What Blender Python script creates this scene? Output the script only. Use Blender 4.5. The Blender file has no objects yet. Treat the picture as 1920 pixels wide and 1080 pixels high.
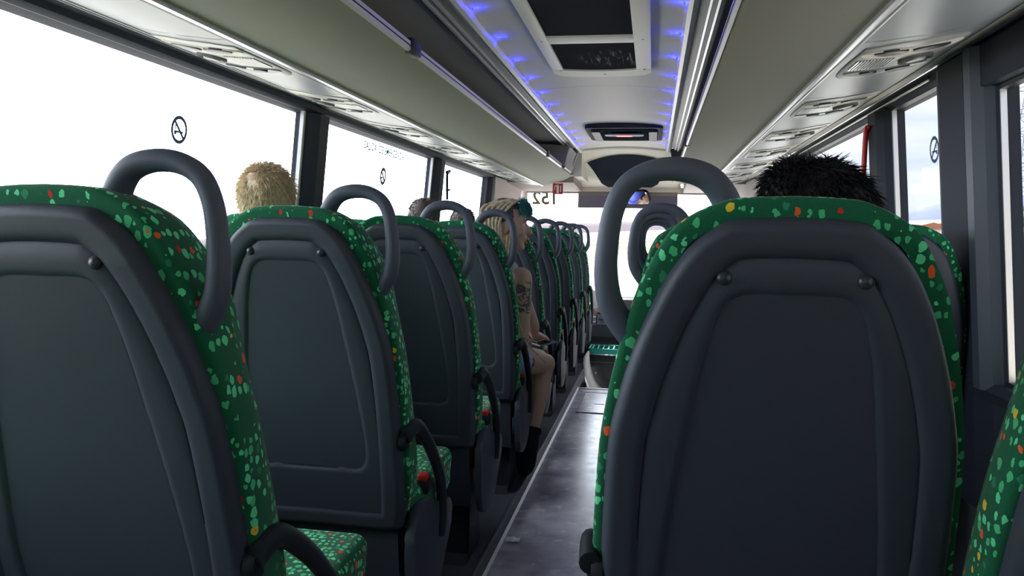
import bpy, bmesh, math, random
from mathutils import Vector, Matrix, noise
random.seed(7)
PI = math.pi
sc = bpy.context.scene
COL = sc.collection

# ------------------------------------------------------------------ camera
CX, CZ = 0.312, 1.30
F, VPX, VPY, ROLL = 1500.0, 1225.0, 446.0, math.radians(1.2)
dx, dy = VPX - 960, 540 - VPY
ux = dx * math.cos(ROLL) - dy * math.sin(ROLL)
uy = dx * math.sin(ROLL) + dy * math.cos(ROLL)
pit = math.atan2(-uy, F)
yaw = math.atan(ux / F * math.cos(pit))
fwd = Vector((-math.sin(yaw) * math.cos(pit), math.cos(yaw) * math.cos(pit), math.sin(pit)))
rt = Vector((math.cos(yaw), math.sin(yaw), 0))
up = rt.cross(fwd)
R = rt * math.cos(ROLL) + up * math.sin(ROLL)
U = -rt * math.sin(ROLL) + up * math.cos(ROLL)
cd = bpy.data.cameras.new('camera')
cam = bpy.data.objects.new('camera', cd)
COL.objects.link(cam)
cam.matrix_world = Matrix(((R.x, U.x, -fwd.x, CX), (R.y, U.y, -fwd.y, 0), (R.z, U.z, -fwd.z, CZ), (0, 0, 0, 1)))
cd.sensor_width = 36
cd.lens = 36 * F / 1920
cd.clip_start = 0.05
cd.clip_end = 20000
sc.camera = cam

# ------------------------------------------------------------------ view, sky, sun
sc.view_settings.view_transform = 'Standard'
sc.view_settings.look = 'None'
sc.view_settings.gamma = 1
sc.view_settings.use_curve_mapping = False
sc.view_settings.exposure = 0.15

world = bpy.data.worlds.new('sky')
sc.world = world
world.use_nodes = True
wn, wl = world.node_tree.nodes, world.node_tree.links
wn.clear()
wo = wn.new('ShaderNodeOutputWorld')
bg = wn.new('ShaderNodeBackground')
tc = wn.new('ShaderNodeTexCoord')
sep = wn.new('ShaderNodeSeparateXYZ')
wl.new(tc.outputs['Generated'], sep.inputs[0])
mp = wn.new('ShaderNodeMapping'); mp.inputs['Scale'].default_value = (1.2, 1.2, 7.0)
wl.new(tc.outputs['Generated'], mp.inputs[0])
nz = wn.new('ShaderNodeTexNoise'); nz.inputs['Scale'].default_value = 2.2; nz.inputs['Detail'].default_value = 5
wl.new(mp.outputs[0], nz.inputs['Vector'])
cr = wn.new('ShaderNodeValToRGB')
cr.color_ramp.elements[0].position = 0.38; cr.color_ramp.elements[0].color = (0.62, 0.72, 0.97, 1)
cr.color_ramp.elements[1].position = 0.62; cr.color_ramp.elements[1].color = (0.95, 0.96, 1.0, 1)
wl.new(nz.outputs[0], cr.inputs[0])
# the sun side of the sky (left and front of the bus) is a bright white haze
dt = wn.new('ShaderNodeVectorMath'); dt.operation = 'DOT_PRODUCT'
nv = wn.new('ShaderNodeVectorMath'); nv.operation = 'NORMALIZE'
wl.new(tc.outputs['Generated'], nv.inputs[0]); wl.new(nv.outputs[0], dt.inputs[0])
dt.inputs[1].default_value = Vector((-0.90, 0.38, 0.22)).normalized()
mr = wn.new('ShaderNodeMapRange'); mr.interpolation_type = 'SMOOTHSTEP'
mr.inputs['From Min'].default_value = 0.18; mr.inputs['From Max'].default_value = 0.62
dt2 = wn.new('ShaderNodeVectorMath'); dt2.operation = 'DOT_PRODUCT'
wl.new(nv.outputs[0], dt2.inputs[0]); dt2.inputs[1].default_value = Vector((-0.22, 0.96, 0.14)).normalized()
m2_ = wn.new('ShaderNodeMapRange'); m2_.inputs['From Min'].default_value = .93; m2_.inputs['From Max'].default_value = 1.0
m2_.inputs['To Min'].default_value = 0.18; m2_.inputs['To Max'].default_value = .60
wl.new(dt2.outputs['Value'], m2_.inputs['Value'])
mxx = wn.new('ShaderNodeMath'); mxx.operation = 'MAXIMUM'; wl.new(dt.outputs['Value'], mxx.inputs[0]); wl.new(m2_.outputs[0], mxx.inputs[1])
wl.new(mxx.outputs[0], mr.inputs['Value'])
mx = wn.new('ShaderNodeMixRGB')
wl.new(mr.outputs[0], mx.inputs[0]); wl.new(cr.outputs[0], mx.inputs[1]); mx.inputs[2].default_value = (0.86, 0.93, 1.0, 1)
st = wn.new('ShaderNodeMapRange')
st.inputs['To Min'].default_value = 1.15; st.inputs['To Max'].default_value = 7.5
wl.new(mr.outputs[0], st.inputs['Value'])
wl.new(mx.outputs[0], bg.inputs[0]); wl.new(st.outputs[0], bg.inputs[1]); wl.new(bg.outputs[0], wo.inputs[0])

sd = bpy.data.lights.new('sun', 'SUN'); sd.energy = 9.0; sd.angle = 0.02; sd.color = (1.0, 0.95, 0.88)
sun = bpy.data.objects.new('sun', sd); COL.objects.link(sun)
sun.rotation_euler = Vector((0.25, -0.62, -0.75)).to_track_quat('-Z', 'Y').to_euler()

# ------------------------------------------------------------------ helpers
MATS = {}
def mat(name, col, rough=0.6, metal=0.0, spec=0.5, bump=0, bscale=200, emit=None, estr=0, var=0.0, vscale=6):
    m = bpy.data.materials.new(name); m.use_nodes = True
    nt = m.node_tree; b = nt.nodes['Principled BSDF']
    b.inputs['Base Color'].default_value = (*col, 1)
    b.inputs['Roughness'].default_value = rough
    b.inputs['Metallic'].default_value = metal
    b.inputs['Specular IOR Level'].default_value = spec
    t = nt.nodes.new('ShaderNodeTexCoord')
    if bump:
        n = nt.nodes.new('ShaderNodeTexNoise'); n.inputs['Scale'].default_value = bscale
        nt.links.new(t.outputs['Object'], n.inputs['Vector'])
        bp = nt.nodes.new('ShaderNodeBump'); bp.inputs['Strength'].default_value = bump; bp.inputs['Distance'].default_value = 0.002
        nt.links.new(n.outputs[0], bp.inputs['Height']); nt.links.new(bp.outputs[0], b.inputs['Normal'])
    if var:
        n = nt.nodes.new('ShaderNodeTexNoise'); n.inputs['Scale'].default_value = vscale; n.inputs['Detail'].default_value = 4
        nt.links.new(t.outputs['Object'], n.inputs['Vector'])
        r = nt.nodes.new('ShaderNodeValToRGB')
        r.color_ramp.elements[0].position = 0.3; r.color_ramp.elements[1].position = 0.7
        r.color_ramp.elements[0].color = (*[c * (1 - var) for c in col], 1)
        r.color_ramp.elements[1].color = (*[min(1, c * (1 + var)) for c in col], 1)
        nt.links.new(n.outputs[0], r.inputs[0]); nt.links.new(r.outputs[0], b.inputs['Base Color'])
    if emit:
        b.inputs['Emission Color'].default_value = (*emit, 1); b.inputs['Emission Strength'].default_value = estr
    MATS[name] = m
    return m

mat('shell', (0.044, 0.051, 0.071), 0.50, spec=0.4, bump=0.25, bscale=900)
mat('handle', (0.080, 0.092, 0.125), 0.55, spec=0.4, bump=0.12, bscale=700)
mat('dark', (0.018, 0.021, 0.027), 0.55, spec=0.2)
mat('black', (0.012, 0.012, 0.014), 0.45)
mat('bolt', (0.03, 0.033, 0.04), 0.35)
mat('rack', (0.33, 0.32, 0.27), 0.75, bump=0.15, bscale=400)
mat('rackin', (0.33, 0.335, 0.33), 0.85)
mat('silver', (0.27, 0.29, 0.31), 0.36, metal=0.3)
mat('silver_light', (0.42, 0.42, 0.41), 0.38, metal=0.25)
mat('alu', (0.72, 0.72, 0.72), 0.28, metal=0.7)
mat('channel', (0.16, 0.16, 0.165), 0.45, metal=0.4)
mat('ceil', (0.72, 0.68, 0.64), 0.75, bump=0.1, bscale=300)
mat('cream', (0.74, 0.70, 0.60), 0.6)
mat('hatchframe', (0.80, 0.74, 0.70), 0.5)
mat('frame', (0.019, 0.024, 0.037), 0.6, spec=0.2, bump=0.2, bscale=500)
mat('pillarlight', (0.05, 0.06, 0.08), 0.45)
mat('rubber', (0.01, 0.01, 0.012), 0.5)
mat('wallpanel', (0.045, 0.053, 0.065), 0.7, bump=0.4, bscale=350)
mat('carpet', (0.05, 0.055, 0.065), 0.95, bump=0.6, bscale=500)
mat('stepside', (0.07, 0.07, 0.08), 0.45, var=0.2)
mat('trimlight', (0.75, 0.74, 0.74), 0.35, metal=0.3)
mat('pinktrim', (0.50, 0.44, 0.43), 0.7)
mat('browntrim', (0.30, 0.25, 0.23), 0.7)
mat('red', (0.62, 0.02, 0.02), 0.4)
mat('signred', (0.55, 0.03, 0.07), 0.5)
mat('white', (0.85, 0.85, 0.85), 0.5)
mat('tv', (0.024, 0.029, 0.040), 0.9, spec=0.0)
mat('console', (0.035, 0.035, 0.045), 0.6, spec=0.05)
mat('led', (0.1, 0.1, 1.0), 0.4, emit=(0.02, 0.02, 1.0), estr=5)
mat('redlamp', (0.8, 0.3, 0.3), 0.4, emit=(1.0, 0.25, 0.2), estr=0.8)
mat('sticker', (0.05, 0.08, 0.16), 0.6)
mat('sticker_num', (0.10, 0.09, 0.04), 0.6)
mat('sticker_text', (0.10, 0.26, 0.27), 0.6)
mat('skin', (0.62, 0.40, 0.31), 0.5, var=0.08, vscale=20)
mat('skin2', (0.50, 0.31, 0.22), 0.5, var=0.08, vscale=20)
mat('hair_dark', (0.010, 0.009, 0.011), 0.6, spec=0.2, var=0.3, vscale=60)
mat('hair_brown', (0.07, 0.05, 0.045), 0.55, var=0.3, vscale=80)
mat('hair_blond', (0.62, 0.50, 0.33), 0.6, var=0.35, vscale=90)
mat('dread', (0.60, 0.50, 0.34), 0.8, bump=0.8, bscale=300, var=0.35, vscale=60)
mat('undercut', (0.10, 0.085, 0.07), 0.8, var=0.4, vscale=150)
mat('teal', (0.03, 0.20, 0.17), 0.7, var=0.3, vscale=100)
mat('denim', (0.30, 0.42, 0.62), 0.9, var=0.3, vscale=80)
mat('sock', (0.01, 0.01, 0.012), 0.9)
mat('tee_grey', (0.20, 0.22, 0.26), 0.9)
mat('tee_light', (0.42, 0.50, 0.62), 0.9)
mat('shirt_white', (0.75, 0.76, 0.80), 0.85)
mat('trouser_grey', (0.20, 0.20, 0.24), 0.9)
mat('cap_blue', (0.03, 0.05, 0.30), 0.7)
mat('phone', (0.03, 0.03, 0.04), 0.15)
mat('mirror', (0.9, 0.9, 0.9), 0.02, metal=1.0)
mat('dash', (0.055, 0.055, 0.065), 0.6)
mat('radio', (0.10, 0.10, 0.115), 0.4)
mat('screen', (0.6, 0.62, 0.55), 0.3, emit=(0.7, 0.72, 0.62), estr=0.5)
mat('crate', (0.02, 0.42, 0.33), 0.5)
mat('paper', (0.8, 0.8, 0.8), 0.8)
mat('wallwhite', (0.60, 0.585, 0.56), 0.8)
mat('concrete', (0.62, 0.60, 0.57), 0.7, var=.08, vscale=.5)
mat('rooftile', (0.30, 0.13, 0.08), 0.85)
mat('leaf', (0.030, 0.048, 0.026), 0.9, var=0.4, vscale=2)
mat('trunk', (0.12, 0.08, 0.05), 0.9)
mat('mountain', (0.085, 0.10, 0.19), 1.0, var=0.1, vscale=0.002)  # blue of the distance haze is put into the colour
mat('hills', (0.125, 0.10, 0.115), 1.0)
mat('sea', (0.13, 0.18, 0.30), 0.35)
mat('steel', (0.16, 0.17, 0.21), 0.5)
mat('carpaint', (0.35, 0.42, 0.52), 0.3)
mat('carglass', (0.03, 0.04, 0.05), 0.1)

def visor_mat():
    m = bpy.data.materials.new('visor'); m.use_nodes = True; nt = m.node_tree; nt.nodes.clear()
    o = nt.nodes.new('ShaderNodeOutputMaterial'); a = nt.nodes.new('ShaderNodeBsdfTransparent'); b = nt.nodes.new('ShaderNodeBsdfDiffuse')
    x = nt.nodes.new('ShaderNodeMixShader'); a.inputs[0].default_value = (0.30, 0.27, 0.31, 1); b.inputs[0].default_value = (0.20, 0.18, 0.21, 1)
    x.inputs[0].default_value = 0.72
    nt.links.new(a.outputs[0], x.inputs[1]); nt.links.new(b.outputs[0], x.inputs[2]); nt.links.new(x.outputs[0], o.inputs[0])
    MATS['visor'] = m
visor_mat()
def glass_mat(name, tint, refl=0.06):
    m = bpy.data.materials.new(name); m.use_nodes = True; nt = m.node_tree; nt.nodes.clear()
    o = nt.nodes.new('ShaderNodeOutputMaterial'); a = nt.nodes.new('ShaderNodeBsdfTransparent'); b = nt.nodes.new('ShaderNodeBsdfGlossy')
    f = nt.nodes.new('ShaderNodeLayerWeight'); f.inputs[0].default_value = 0.5
    pw = nt.nodes.new('ShaderNodeMath'); pw.operation = 'POWER'; pw.inputs[1].default_value = 5.0
    mul = nt.nodes.new('ShaderNodeMath'); mul.operation = 'MULTIPLY_ADD'; mul.inputs[1].default_value = 0.05; mul.inputs[2].default_value = 0.004
    x = nt.nodes.new('ShaderNodeMixShader'); a.inputs[0].default_value = (*tint, 1); b.inputs['Roughness'].default_value = 0.02
    nt.links.new(f.outputs['Facing'], pw.inputs[0]); nt.links.new(pw.outputs[0], mul.inputs[0]); nt.links.new(mul.outputs[0], x.inputs[0])
    nt.links.new(a.outputs[0], x.inputs[1]); nt.links.new(b.outputs[0], x.inputs[2]); nt.links.new(x.outputs[0], o.inputs[0])
    MATS[name] = m
glass_mat('glass', (0.965, 0.968, 0.972))

def fabric_mat():
    m = bpy.data.materials.new('fabric'); m.use_nodes = True; nt = m.node_tree; N, L = nt.nodes, nt.links
    b = N['Principled BSDF']; b.inputs['Roughness'].default_value = 0.9; b.inputs['Specular IOR Level'].default_value = 0.2
    b.inputs['Sheen Weight'].default_value = 0.15
    t = N.new('ShaderNodeTexCoord'); oi = N.new('ShaderNodeObjectInfo')
    sc_ = N.new('ShaderNodeMath'); sc_.operation = 'MULTIPLY'; sc_.inputs[1].default_value = 13.0; L.new(oi.outputs['Random'], sc_.inputs[0])
    ad = N.new('ShaderNodeVectorMath'); L.new(t.outputs['Object'], ad.inputs[0])
    cb = N.new('ShaderNodeCombineXYZ'); L.new(sc_.outputs[0], cb.inputs[2]); L.new(cb.outputs[0], ad.inputs[1])
    mp = N.new('ShaderNodeMapping'); mp.inputs['Scale'].default_value = (1.15, 1.0, 0.85); dn = N.new('ShaderNodeTexNoise'); dn.inputs['Scale'].default_value = 110; dn.inputs['Detail'].default_value = 1; L.new(ad.outputs[0], dn.inputs['Vector'])
    ds_ = N.new('ShaderNodeVectorMath'); ds_.operation = 'SCALE'; ds_.inputs['Scale'].default_value = .008; L.new(dn.outputs['Color'], ds_.inputs[0])
    da = N.new('ShaderNodeVectorMath'); L.new(ad.outputs[0], da.inputs[0]); L.new(ds_.outputs[0], da.inputs[1]); L.new(da.outputs[0], mp.inputs[0])
    def dots(scale, seed, t0, t1, rnd, metric='EUCLIDEAN'):
        mm = N.new('ShaderNodeMapping'); mm.inputs['Location'].default_value = (seed, seed * .7, seed * .3); L.new(mp.outputs[0], mm.inputs[0])
        v = N.new('ShaderNodeTexVoronoi'); v.feature = 'F1'; v.distance = metric; v.inputs['Scale'].default_value = scale; v.inputs['Randomness'].default_value = rnd
        L.new(mm.outputs[0], v.inputs['Vector'])
        sp = N.new('ShaderNodeSeparateColor'); L.new(v.outputs['Color'], sp.inputs[0])
        th = N.new('ShaderNodeMapRange'); th.inputs['To Min'].default_value = t0; th.inputs['To Max'].default_value = t1; L.new(sp.outputs[0], th.inputs['Value'])
        lt = N.new('ShaderNodeMath'); lt.operation = 'LESS_THAN'; L.new(v.outputs['Distance'], lt.inputs[0]); L.new(th.outputs[0], lt.inputs[1])
        return lt.outputs[0], sp
    base = N.new('ShaderNodeTexNoise'); base.inputs['Scale'].default_value = 500; L.new(t.outputs['Object'], base.inputs['Vector'])
    r0 = N.new('ShaderNodeValToRGB'); r0.color_ramp.elements[0].color = (0.005, 0.090, 0.040, 1); r0.color_ramp.elements[1].color = (0.012, 0.150, 0.070, 1)
    L.new(base.outputs[0], r0.inputs[0])
    d1, s1 = dots(62, 0, 0.20, 0.47, 0.55)
    m1 = N.new('ShaderNodeMixRGB'); L.new(d1, m1.inputs[0]); L.new(r0.outputs[0], m1.inputs[1])
    rc = N.new('ShaderNodeValToRGB'); rc.color_ramp.interpolation = 'CONSTANT'
    e = rc.color_ramp.elements
    e[0].position = 0; e[0].color = (0.08, 0.55, 0.22, 1)
    e[1].position = 0.35; e[1].color = (0.14, 0.78, 0.36, 1)
    for p, c in ((0.80, (0.03, 0.25, 0.12, 1)), (0.90, (0.90, 0.12, 0.03, 1)), (0.955, (0.75, 0.03, 0.02, 1)), (0.975, (0.85, 0.60, 0.04, 1))):
        q = e.new(p); q.color = c
    L.new(s1.outputs[1], rc.inputs[0]); L.new(rc.outputs[0], m1.inputs[2])
    d2, s2 = dots(62, 0, 0.0, 0.18, 0.55)
    gate = N.new('ShaderNodeMath'); gate.operation = 'GREATER_THAN'; gate.inputs[1].default_value = 0.82; L.new(s2.outputs[2], gate.inputs[0])
    gm = N.new('ShaderNodeMath'); gm.operation = 'MULTIPLY'; L.new(d2, gm.inputs[0]); L.new(gate.outputs[0], gm.inputs[1])
    m2 = N.new('ShaderNodeMixRGB'); L.new(gm.outputs[0], m2.inputs[0]); L.new(m1.outputs[0], m2.inputs[1]); m2.inputs[2].default_value = (0.85, 0.16, 0.05, 1)
    L.new(m2.outputs[0], b.inputs['Base Color'])
    bp = N.new('ShaderNodeBump'); bp.inputs['Strength'].default_value = 0.3; bp.inputs['Distance'].default_value = 0.001
    L.new(base.outputs[0], bp.inputs['Height']); L.new(bp.outputs[0], b.inputs['Normal'])
    MATS['fabric'] = m
fabric_mat()

def floor_mat():
    m = bpy.data.materials.new('vinyl'); m.use_nodes = True; nt = m.node_tree; N, L = nt.nodes, nt.links
    b = N['Principled BSDF']; t = N.new('ShaderNodeTexCoord')
    n = N.new('ShaderNodeTexNoise'); n.inputs['Scale'].default_value = 9; n.inputs['Detail'].default_value = 6; L.new(t.outputs['Object'], n.inputs['Vector'])
    r = N.new('ShaderNodeValToRGB'); r.color_ramp.elements[0].position = .35; r.color_ramp.elements[1].position = .7
    r.color_ramp.elements[0].color = (0.36, 0.34, 0.40, 1); r.color_ramp.elements[1].color = (0.62, 0.60, 0.66, 1)
    L.new(n.outputs[0], r.inputs[0]); L.new(r.outputs[0], b.inputs['Base Color'])
    n2 = N.new('ShaderNodeTexNoise'); n2.inputs['Scale'].default_value = 14; L.new(t.outputs['Object'], n2.inputs['Vector'])
    mr = N.new('ShaderNodeMapRange'); mr.inputs['To Min'].default_value = 0.17; mr.inputs['To Max'].default_value = 0.33; L.new(n2.outputs[0], mr.inputs['Value'])
    L.new(mr.outputs[0], b.inputs['Roughness']); b.inputs['Specular IOR Level'].default_value = 0.9
    MATS['vinyl'] = m
floor_mat()
def ground_mat():
    m = bpy.data.materials.new('ground'); m.use_nodes = True; nt = m.node_tree; N, L = nt.nodes, nt.links
    b = N['Principled BSDF']; b.inputs['Roughness'].default_value = 1; t = N.new('ShaderNodeTexCoord')
    mp = N.new('ShaderNodeMapping'); mp.inputs['Scale'].default_value = (0.10, 0.012, 0.1); L.new(t.outputs['Object'], mp.inputs[0])
    n = N.new('ShaderNodeTexNoise'); n.inputs['Scale'].default_value = 1.0; n.inputs['Detail'].default_value = 6; L.new(mp.outputs[0], n.inputs['Vector'])
    r = N.new('ShaderNodeValToRGB'); e = r.color_ramp.elements
    e[0].position = .40; e[0].color = (0.075, 0.085, 0.05, 1); e[1].position = .50; e[1].color = (0.21, 0.17, 0.10, 1)
    q = e.new(.64); q.color = (0.27, 0.225, 0.145, 1)
    L.new(n.outputs[0], r.inputs[0]); L.new(r.outputs[0], b.inputs['Base Color'])
    MATS['ground'] = m
ground_mat()
def tattoo_mat():
    m = bpy.data.materials.new('tattoo'); m.use_nodes = True; nt = m.node_tree; N, L = nt.nodes, nt.links
    b = N['Principled BSDF']; b.inputs['Roughness'].default_value = .5; t = N.new('ShaderNodeTexCoord')
    n = N.new('ShaderNodeTexNoise'); n.inputs['Scale'].default_value = 26; n.inputs['Detail'].default_value = 8; n.inputs['Distortion'].default_value = 2; L.new(t.outputs['Object'], n.inputs['Vector'])
    r = N.new('ShaderNodeValToRGB'); e = r.color_ramp.elements
    e[0].position = .47; e[0].color = (0.12, 0.11, 0.13, 1); e[1].position = .56; e[1].color = (0.60, 0.38, 0.29, 1)
    L.new(n.outputs[0], r.inputs[0]); L.new(r.outputs[0], b.inputs['Base Color'])
    MATS['tattoo'] = m
tattoo_mat()

def link(name, me, m=None, parent=None, smooth=True, loc=None):
    o = bpy.data.objects.new(name, me); COL.objects.link(o)
    if m:
        ms = m if isinstance(m, (list, tuple)) else [m]
        for k in ms: me.materials.append(MATS[k])
    if parent: o.parent = parent
    if loc: o.location = loc
    if smooth:
        for p in me.polygons: p.use_smooth = True
    return o
def meshobj(name, V, Fc, m, parent=None, smooth=True, fix=True):
    me = bpy.data.meshes.new(name); me.from_pydata([tuple(v) for v in V], [], Fc)
    if fix:
        bm = bmesh.new(); bm.from_mesh(me); bmesh.ops.recalc_face_normals(bm, faces=bm.faces); bm.to_mesh(me); bm.free()
    o = link(name, me, m, parent, smooth)
    if smooth:
        es = me.attributes.get('sharp_edge')
        try: me.set_sharp_from_angle(angle=math.radians(40))
        except Exception: pass
    return o
def bmobj(name, bm, m, parent=None, smooth=True):
    me = bpy.data.meshes.new(name); bmesh.ops.recalc_face_normals(bm, faces=bm.faces); bm.to_mesh(me); bm.free()
    o = link(name, me, m, parent, smooth)
    if smooth:
        try: me.set_sharp_from_angle(angle=math.radians(35))
        except Exception: pass
    return o
def empty(name, label=None, cat=None, loc=(0, 0, 0), group=None, kind=None):
    o = bpy.data.objects.new(name, None); COL.objects.link(o); o.location = loc; o.empty_display_size = .05
    tag(o, label, cat, group, kind); return o
def tag(o, label=None, cat=None, group=None, kind=None):
    if label: o['label'] = label
    if cat: o['category'] = cat
    if group: o['group'] = group
    if kind: o['kind'] = kind
    return o
def add_box(bm, x0, x1, y0, y1, z0, z1, bev=0.0, seg=2):
    g = bmesh.ops.create_cube(bm, size=1)
    vs = g['verts']
    for v in vs:
        v.co = Vector(((x0 + x1) / 2 + v.co.x * (x1 - x0), (y0 + y1) / 2 + v.co.y * (y1 - y0), (z0 + z1) / 2 + v.co.z * (z1 - z0)))
    if bev:
        es = list({e for v in vs for e in v.link_edges})
        bmesh.ops.bevel(bm, geom=es, offset=bev, segments=seg, profile=.5, affect='EDGES')
def box(name, x0, x1, y0, y1, z0, z1, m, parent=None, bev=0.0):
    bm = bmesh.new(); add_box(bm, x0, x1, y0, y1, z0, z1, bev); return bmobj(name, bm, m, parent)
def prism(name, pts, axis, a, b, m, parent=None, bev=0, smooth=True):
    """extrude closed 2-D outline; axis 'y': pts=(x,z); 'x': pts=(y,z); 'z': pts=(x,y)"""
    def P(p, t):
        return (p[0], t, p[1]) if axis == 'y' else (t, p[0], p[1]) if axis == 'x' else (p[0], p[1], t)
    bm = bmesh.new()
    A = [bm.verts.new(P(p, a)) for p in pts]; B = [bm.verts.new(P(p, b)) for p in pts]
    n = len(pts)
    for i in range(n): bm.faces.new((A[i], A[(i + 1) % n], B[(i + 1) % n], B[i]))
    f1 = bm.faces.new(A); f2 = bm.faces.new(B[::-1])
    if bev:
        es = list(set(f1.edges) | set(f2.edges))
        bmesh.ops.bevel(bm, geom=es, offset=bev, segments=2, profile=.5, affect='EDGES')
    return bmobj(name, bm, m, parent, smooth)
def smooth_path(P, n=6):
    P = [Vector(p) for p in P]; out = []
    for i in range(len(P) - 1):
        p0 = P[max(i - 1, 0)]; p1 = P[i]; p2 = P[i + 1]; p3 = P[min(i + 2, len(P) - 1)]
        for k in range(n):
            t = k / n
            out.append(0.5 * ((2 * p1) + (p2 - p0) * t + (2 * p0 - 5 * p1 + 4 * p2 - p3) * t * t + (3 * p1 - p0 - 3 * p2 + p3) * t ** 3))
    out.append(P[-1]); return out
def tube_vf(path, rad, seg=12, flat=1.0, ref=Vector((0, 1, 0)), V=None, Fc=None):
    V = [] if V is None else V; Fc = [] if Fc is None else Fc
    n = len(path); base = len(V)
    for i, p in enumerate(path):
        t = (path[min(i + 1, n - 1)] - path[max(i - 1, 0)]).normalized()
        r = rad(i / (n - 1)) if callable(rad) else rad
        a = t.cross(ref)
        if a.length < 1e-4: a = t.cross(Vector((1, 0, 0)))
        a.normalize(); b = t.cross(a).normalized()
        for k in range(seg):
            q = 2 * PI * k / seg
            V.append(p + a * math.cos(q) * r + b * math.sin(q) * r * flat)
    for i in range(n - 1):
        for k in range(seg):
            Fc.append((base + i * seg + k, base + i * seg + (k + 1) % seg, base + (i + 1) * seg + (k + 1) % seg, base + (i + 1) * seg + k))
    Fc.append(tuple(base + k for k in range(seg))[::-1]); Fc.append(tuple(base + (n - 1) * seg + k for k in range(seg)))
    return V, Fc
def tube(name, path, rad, m, parent=None, seg=12, flat=1.0, ref=Vector((0, 1, 0)), sp=6):
    V, Fc = tube_vf(smooth_path(path, sp), rad, seg, flat, ref); return meshobj(name, V, Fc, m, parent)
def ring_outline(hw, n=0):
    pass
def disc(name, c, r, ax, h, m, parent=None, seg=24, dome=0.0):
    """short rounded cylinder centred c along axis ax"""
    ax = Vector(ax).normalized(); a = ax.orthogonal().normalized(); b = ax.cross(a); c = Vector(c)
    prof = [(0, 0), (r, 0), (r, h * .6), (r * .88, h), (r * .5, h + dome * .8), (0, h + dome)]
    V, Fc = [], []
    for (rr, hh) in prof:
        for k in range(seg):
            q = 2 * PI * k / seg; V.append(c + ax * hh + (a * math.cos(q) + b * math.sin(q)) * max(rr, 1e-5))
    for i in range(len(prof) - 1):
        for k in range(seg): Fc.append((i * seg + k, i * seg + (k + 1) % seg, (i + 1) * seg + (k + 1) % seg, (i + 1) * seg + k))
    return meshobj(name, V, Fc, m, parent)

def copy_tree(root, loc):
    r = root.copy(); COL.objects.link(r); r.location = loc
    def rec(o, p):
        for ch in list(o.children):
            c = ch.copy(); COL.objects.link(c); c.parent = p; rec(ch, c)
    kids = list(root.children)
    for ch in kids:
        c = ch.copy(); COL.objects.link(c); c.parent = r
        for g in list(ch.children):
            d = g.copy(); COL.objects.link(d); d.parent = c
    return r

# ------------------------------------------------------------------ bus body
YB, YF = -1.6, 8.05            # rear and front end of racks / ceiling
ROWL = [1.00, 1.76, 2.58, 3.42, 4.26, 5.10, 5.93, 6.74, 7.50]
ROWR = [1.09, 2.56, 3.42, 4.28, 5.14]
PLAT = 0.07
def wx(z): return 1.241 + (1.83 - z) * 0.085
def struct(o): o['kind'] = 'structure'; return o

# floors
struct(prism('floor', [(-.29, YB), (.27, YB), (.27, 6.80), (-.29, 6.80)], 'z', -.03, 0, 'vinyl'))
struct(box('trim_1', -1.36, -.30, YB, 8.15, -.03, PLAT, 'carpet'))
struct(box('trim_2', .28, 1.36, YB, 6.6, -.03, PLAT, 'carpet'))
o = box('trim_3', -.30, -.285, YB, 8.15, -.02, PLAT - .004, 'stepside'); struct(o)
o = box('trim_4', .265, .28, YB, 6.6, -.02, PLAT - .004, 'stepside'); struct(o)
o = box('trim_5', -.298, -.282, YB, 8.15, PLAT - .006, PLAT + .005, 'stepside', bev=.003); struct(o)
o = prism('trim_6', [(-.286, .0), (-.286, .012), (-.274, .003), (-.274, .0)], 'y', YB, 6.8, 'trimlight'); struct(o)
o = box('trim_7', -.285, .265, 6.78, 6.81, -.03, .006, 'trimlight'); struct(o)
# lowered driver floor and steps at the front
struct(box('trim_8', -.30, 1.30, 6.81, 7.35, -.30, -.24, 'vinyl'))
struct(box('trim_9', -1.36, 1.30, 7.35, 9.55, -.50, -.44, 'carpet'))
# floor hatch lid
hl = empty('floor_hatch_lid', 'rectangular lid with metal edging set into the aisle floor near the front', 'hatch', (0, 0, 0))
box('lid_panel', -.20, .20, 5.86, 6.60, 0.0005, .004, 'vinyl', hl)
bm = bmesh.new()
for a in ((-.215, .215, 5.84, 5.855), (-.215, .215, 6.605, 6.62)): add_box(bm, a[0], a[1], a[2], a[3], 0.0005, .006)
for a in ((-.215, -.205, 5.84, 6.62), (.205, .215, 5.84, 6.62)): add_box(bm, a[0], a[1], a[2], a[3], 0.0005, .006)
bmobj('edging', bm, 'channel', hl, False)
box('finger_slot', -.10, -.02, 6.15, 6.17, .004, .0055, 'black', hl)

# side walls below and between the windows
WZ0, WZ1 = .90, 1.83
def wall_panel(name, s, y0, y1, z0, z1, m, t0=0.0, t1=.05, kind=True, parent=None):
    pts = [(s * (wx(z0) + t0), z0), (s * (wx(z1) + t0), z1), (s * (wx(z1) + t1), z1), (s * (wx(z0) + t1), z0)]
    o = prism(name, pts, 'y', y0, y1, m, parent, smooth=False)
    if kind: struct(o)
    return o
wall_panel('wall_left', -1, YB, 8.6, -.03, WZ0, 'wallpanel')
wall_panel('wall_right', 1, YB, 2.50, -.03, WZ0, 'wallpanel')
wall_panel('trim_10', 1, 3.55, 7.3, -.03, WZ0, 'wallpanel')
wall_panel('trim_11', 1, 2.50, 3.55, -.03, .55, 'wallpanel')
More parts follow.
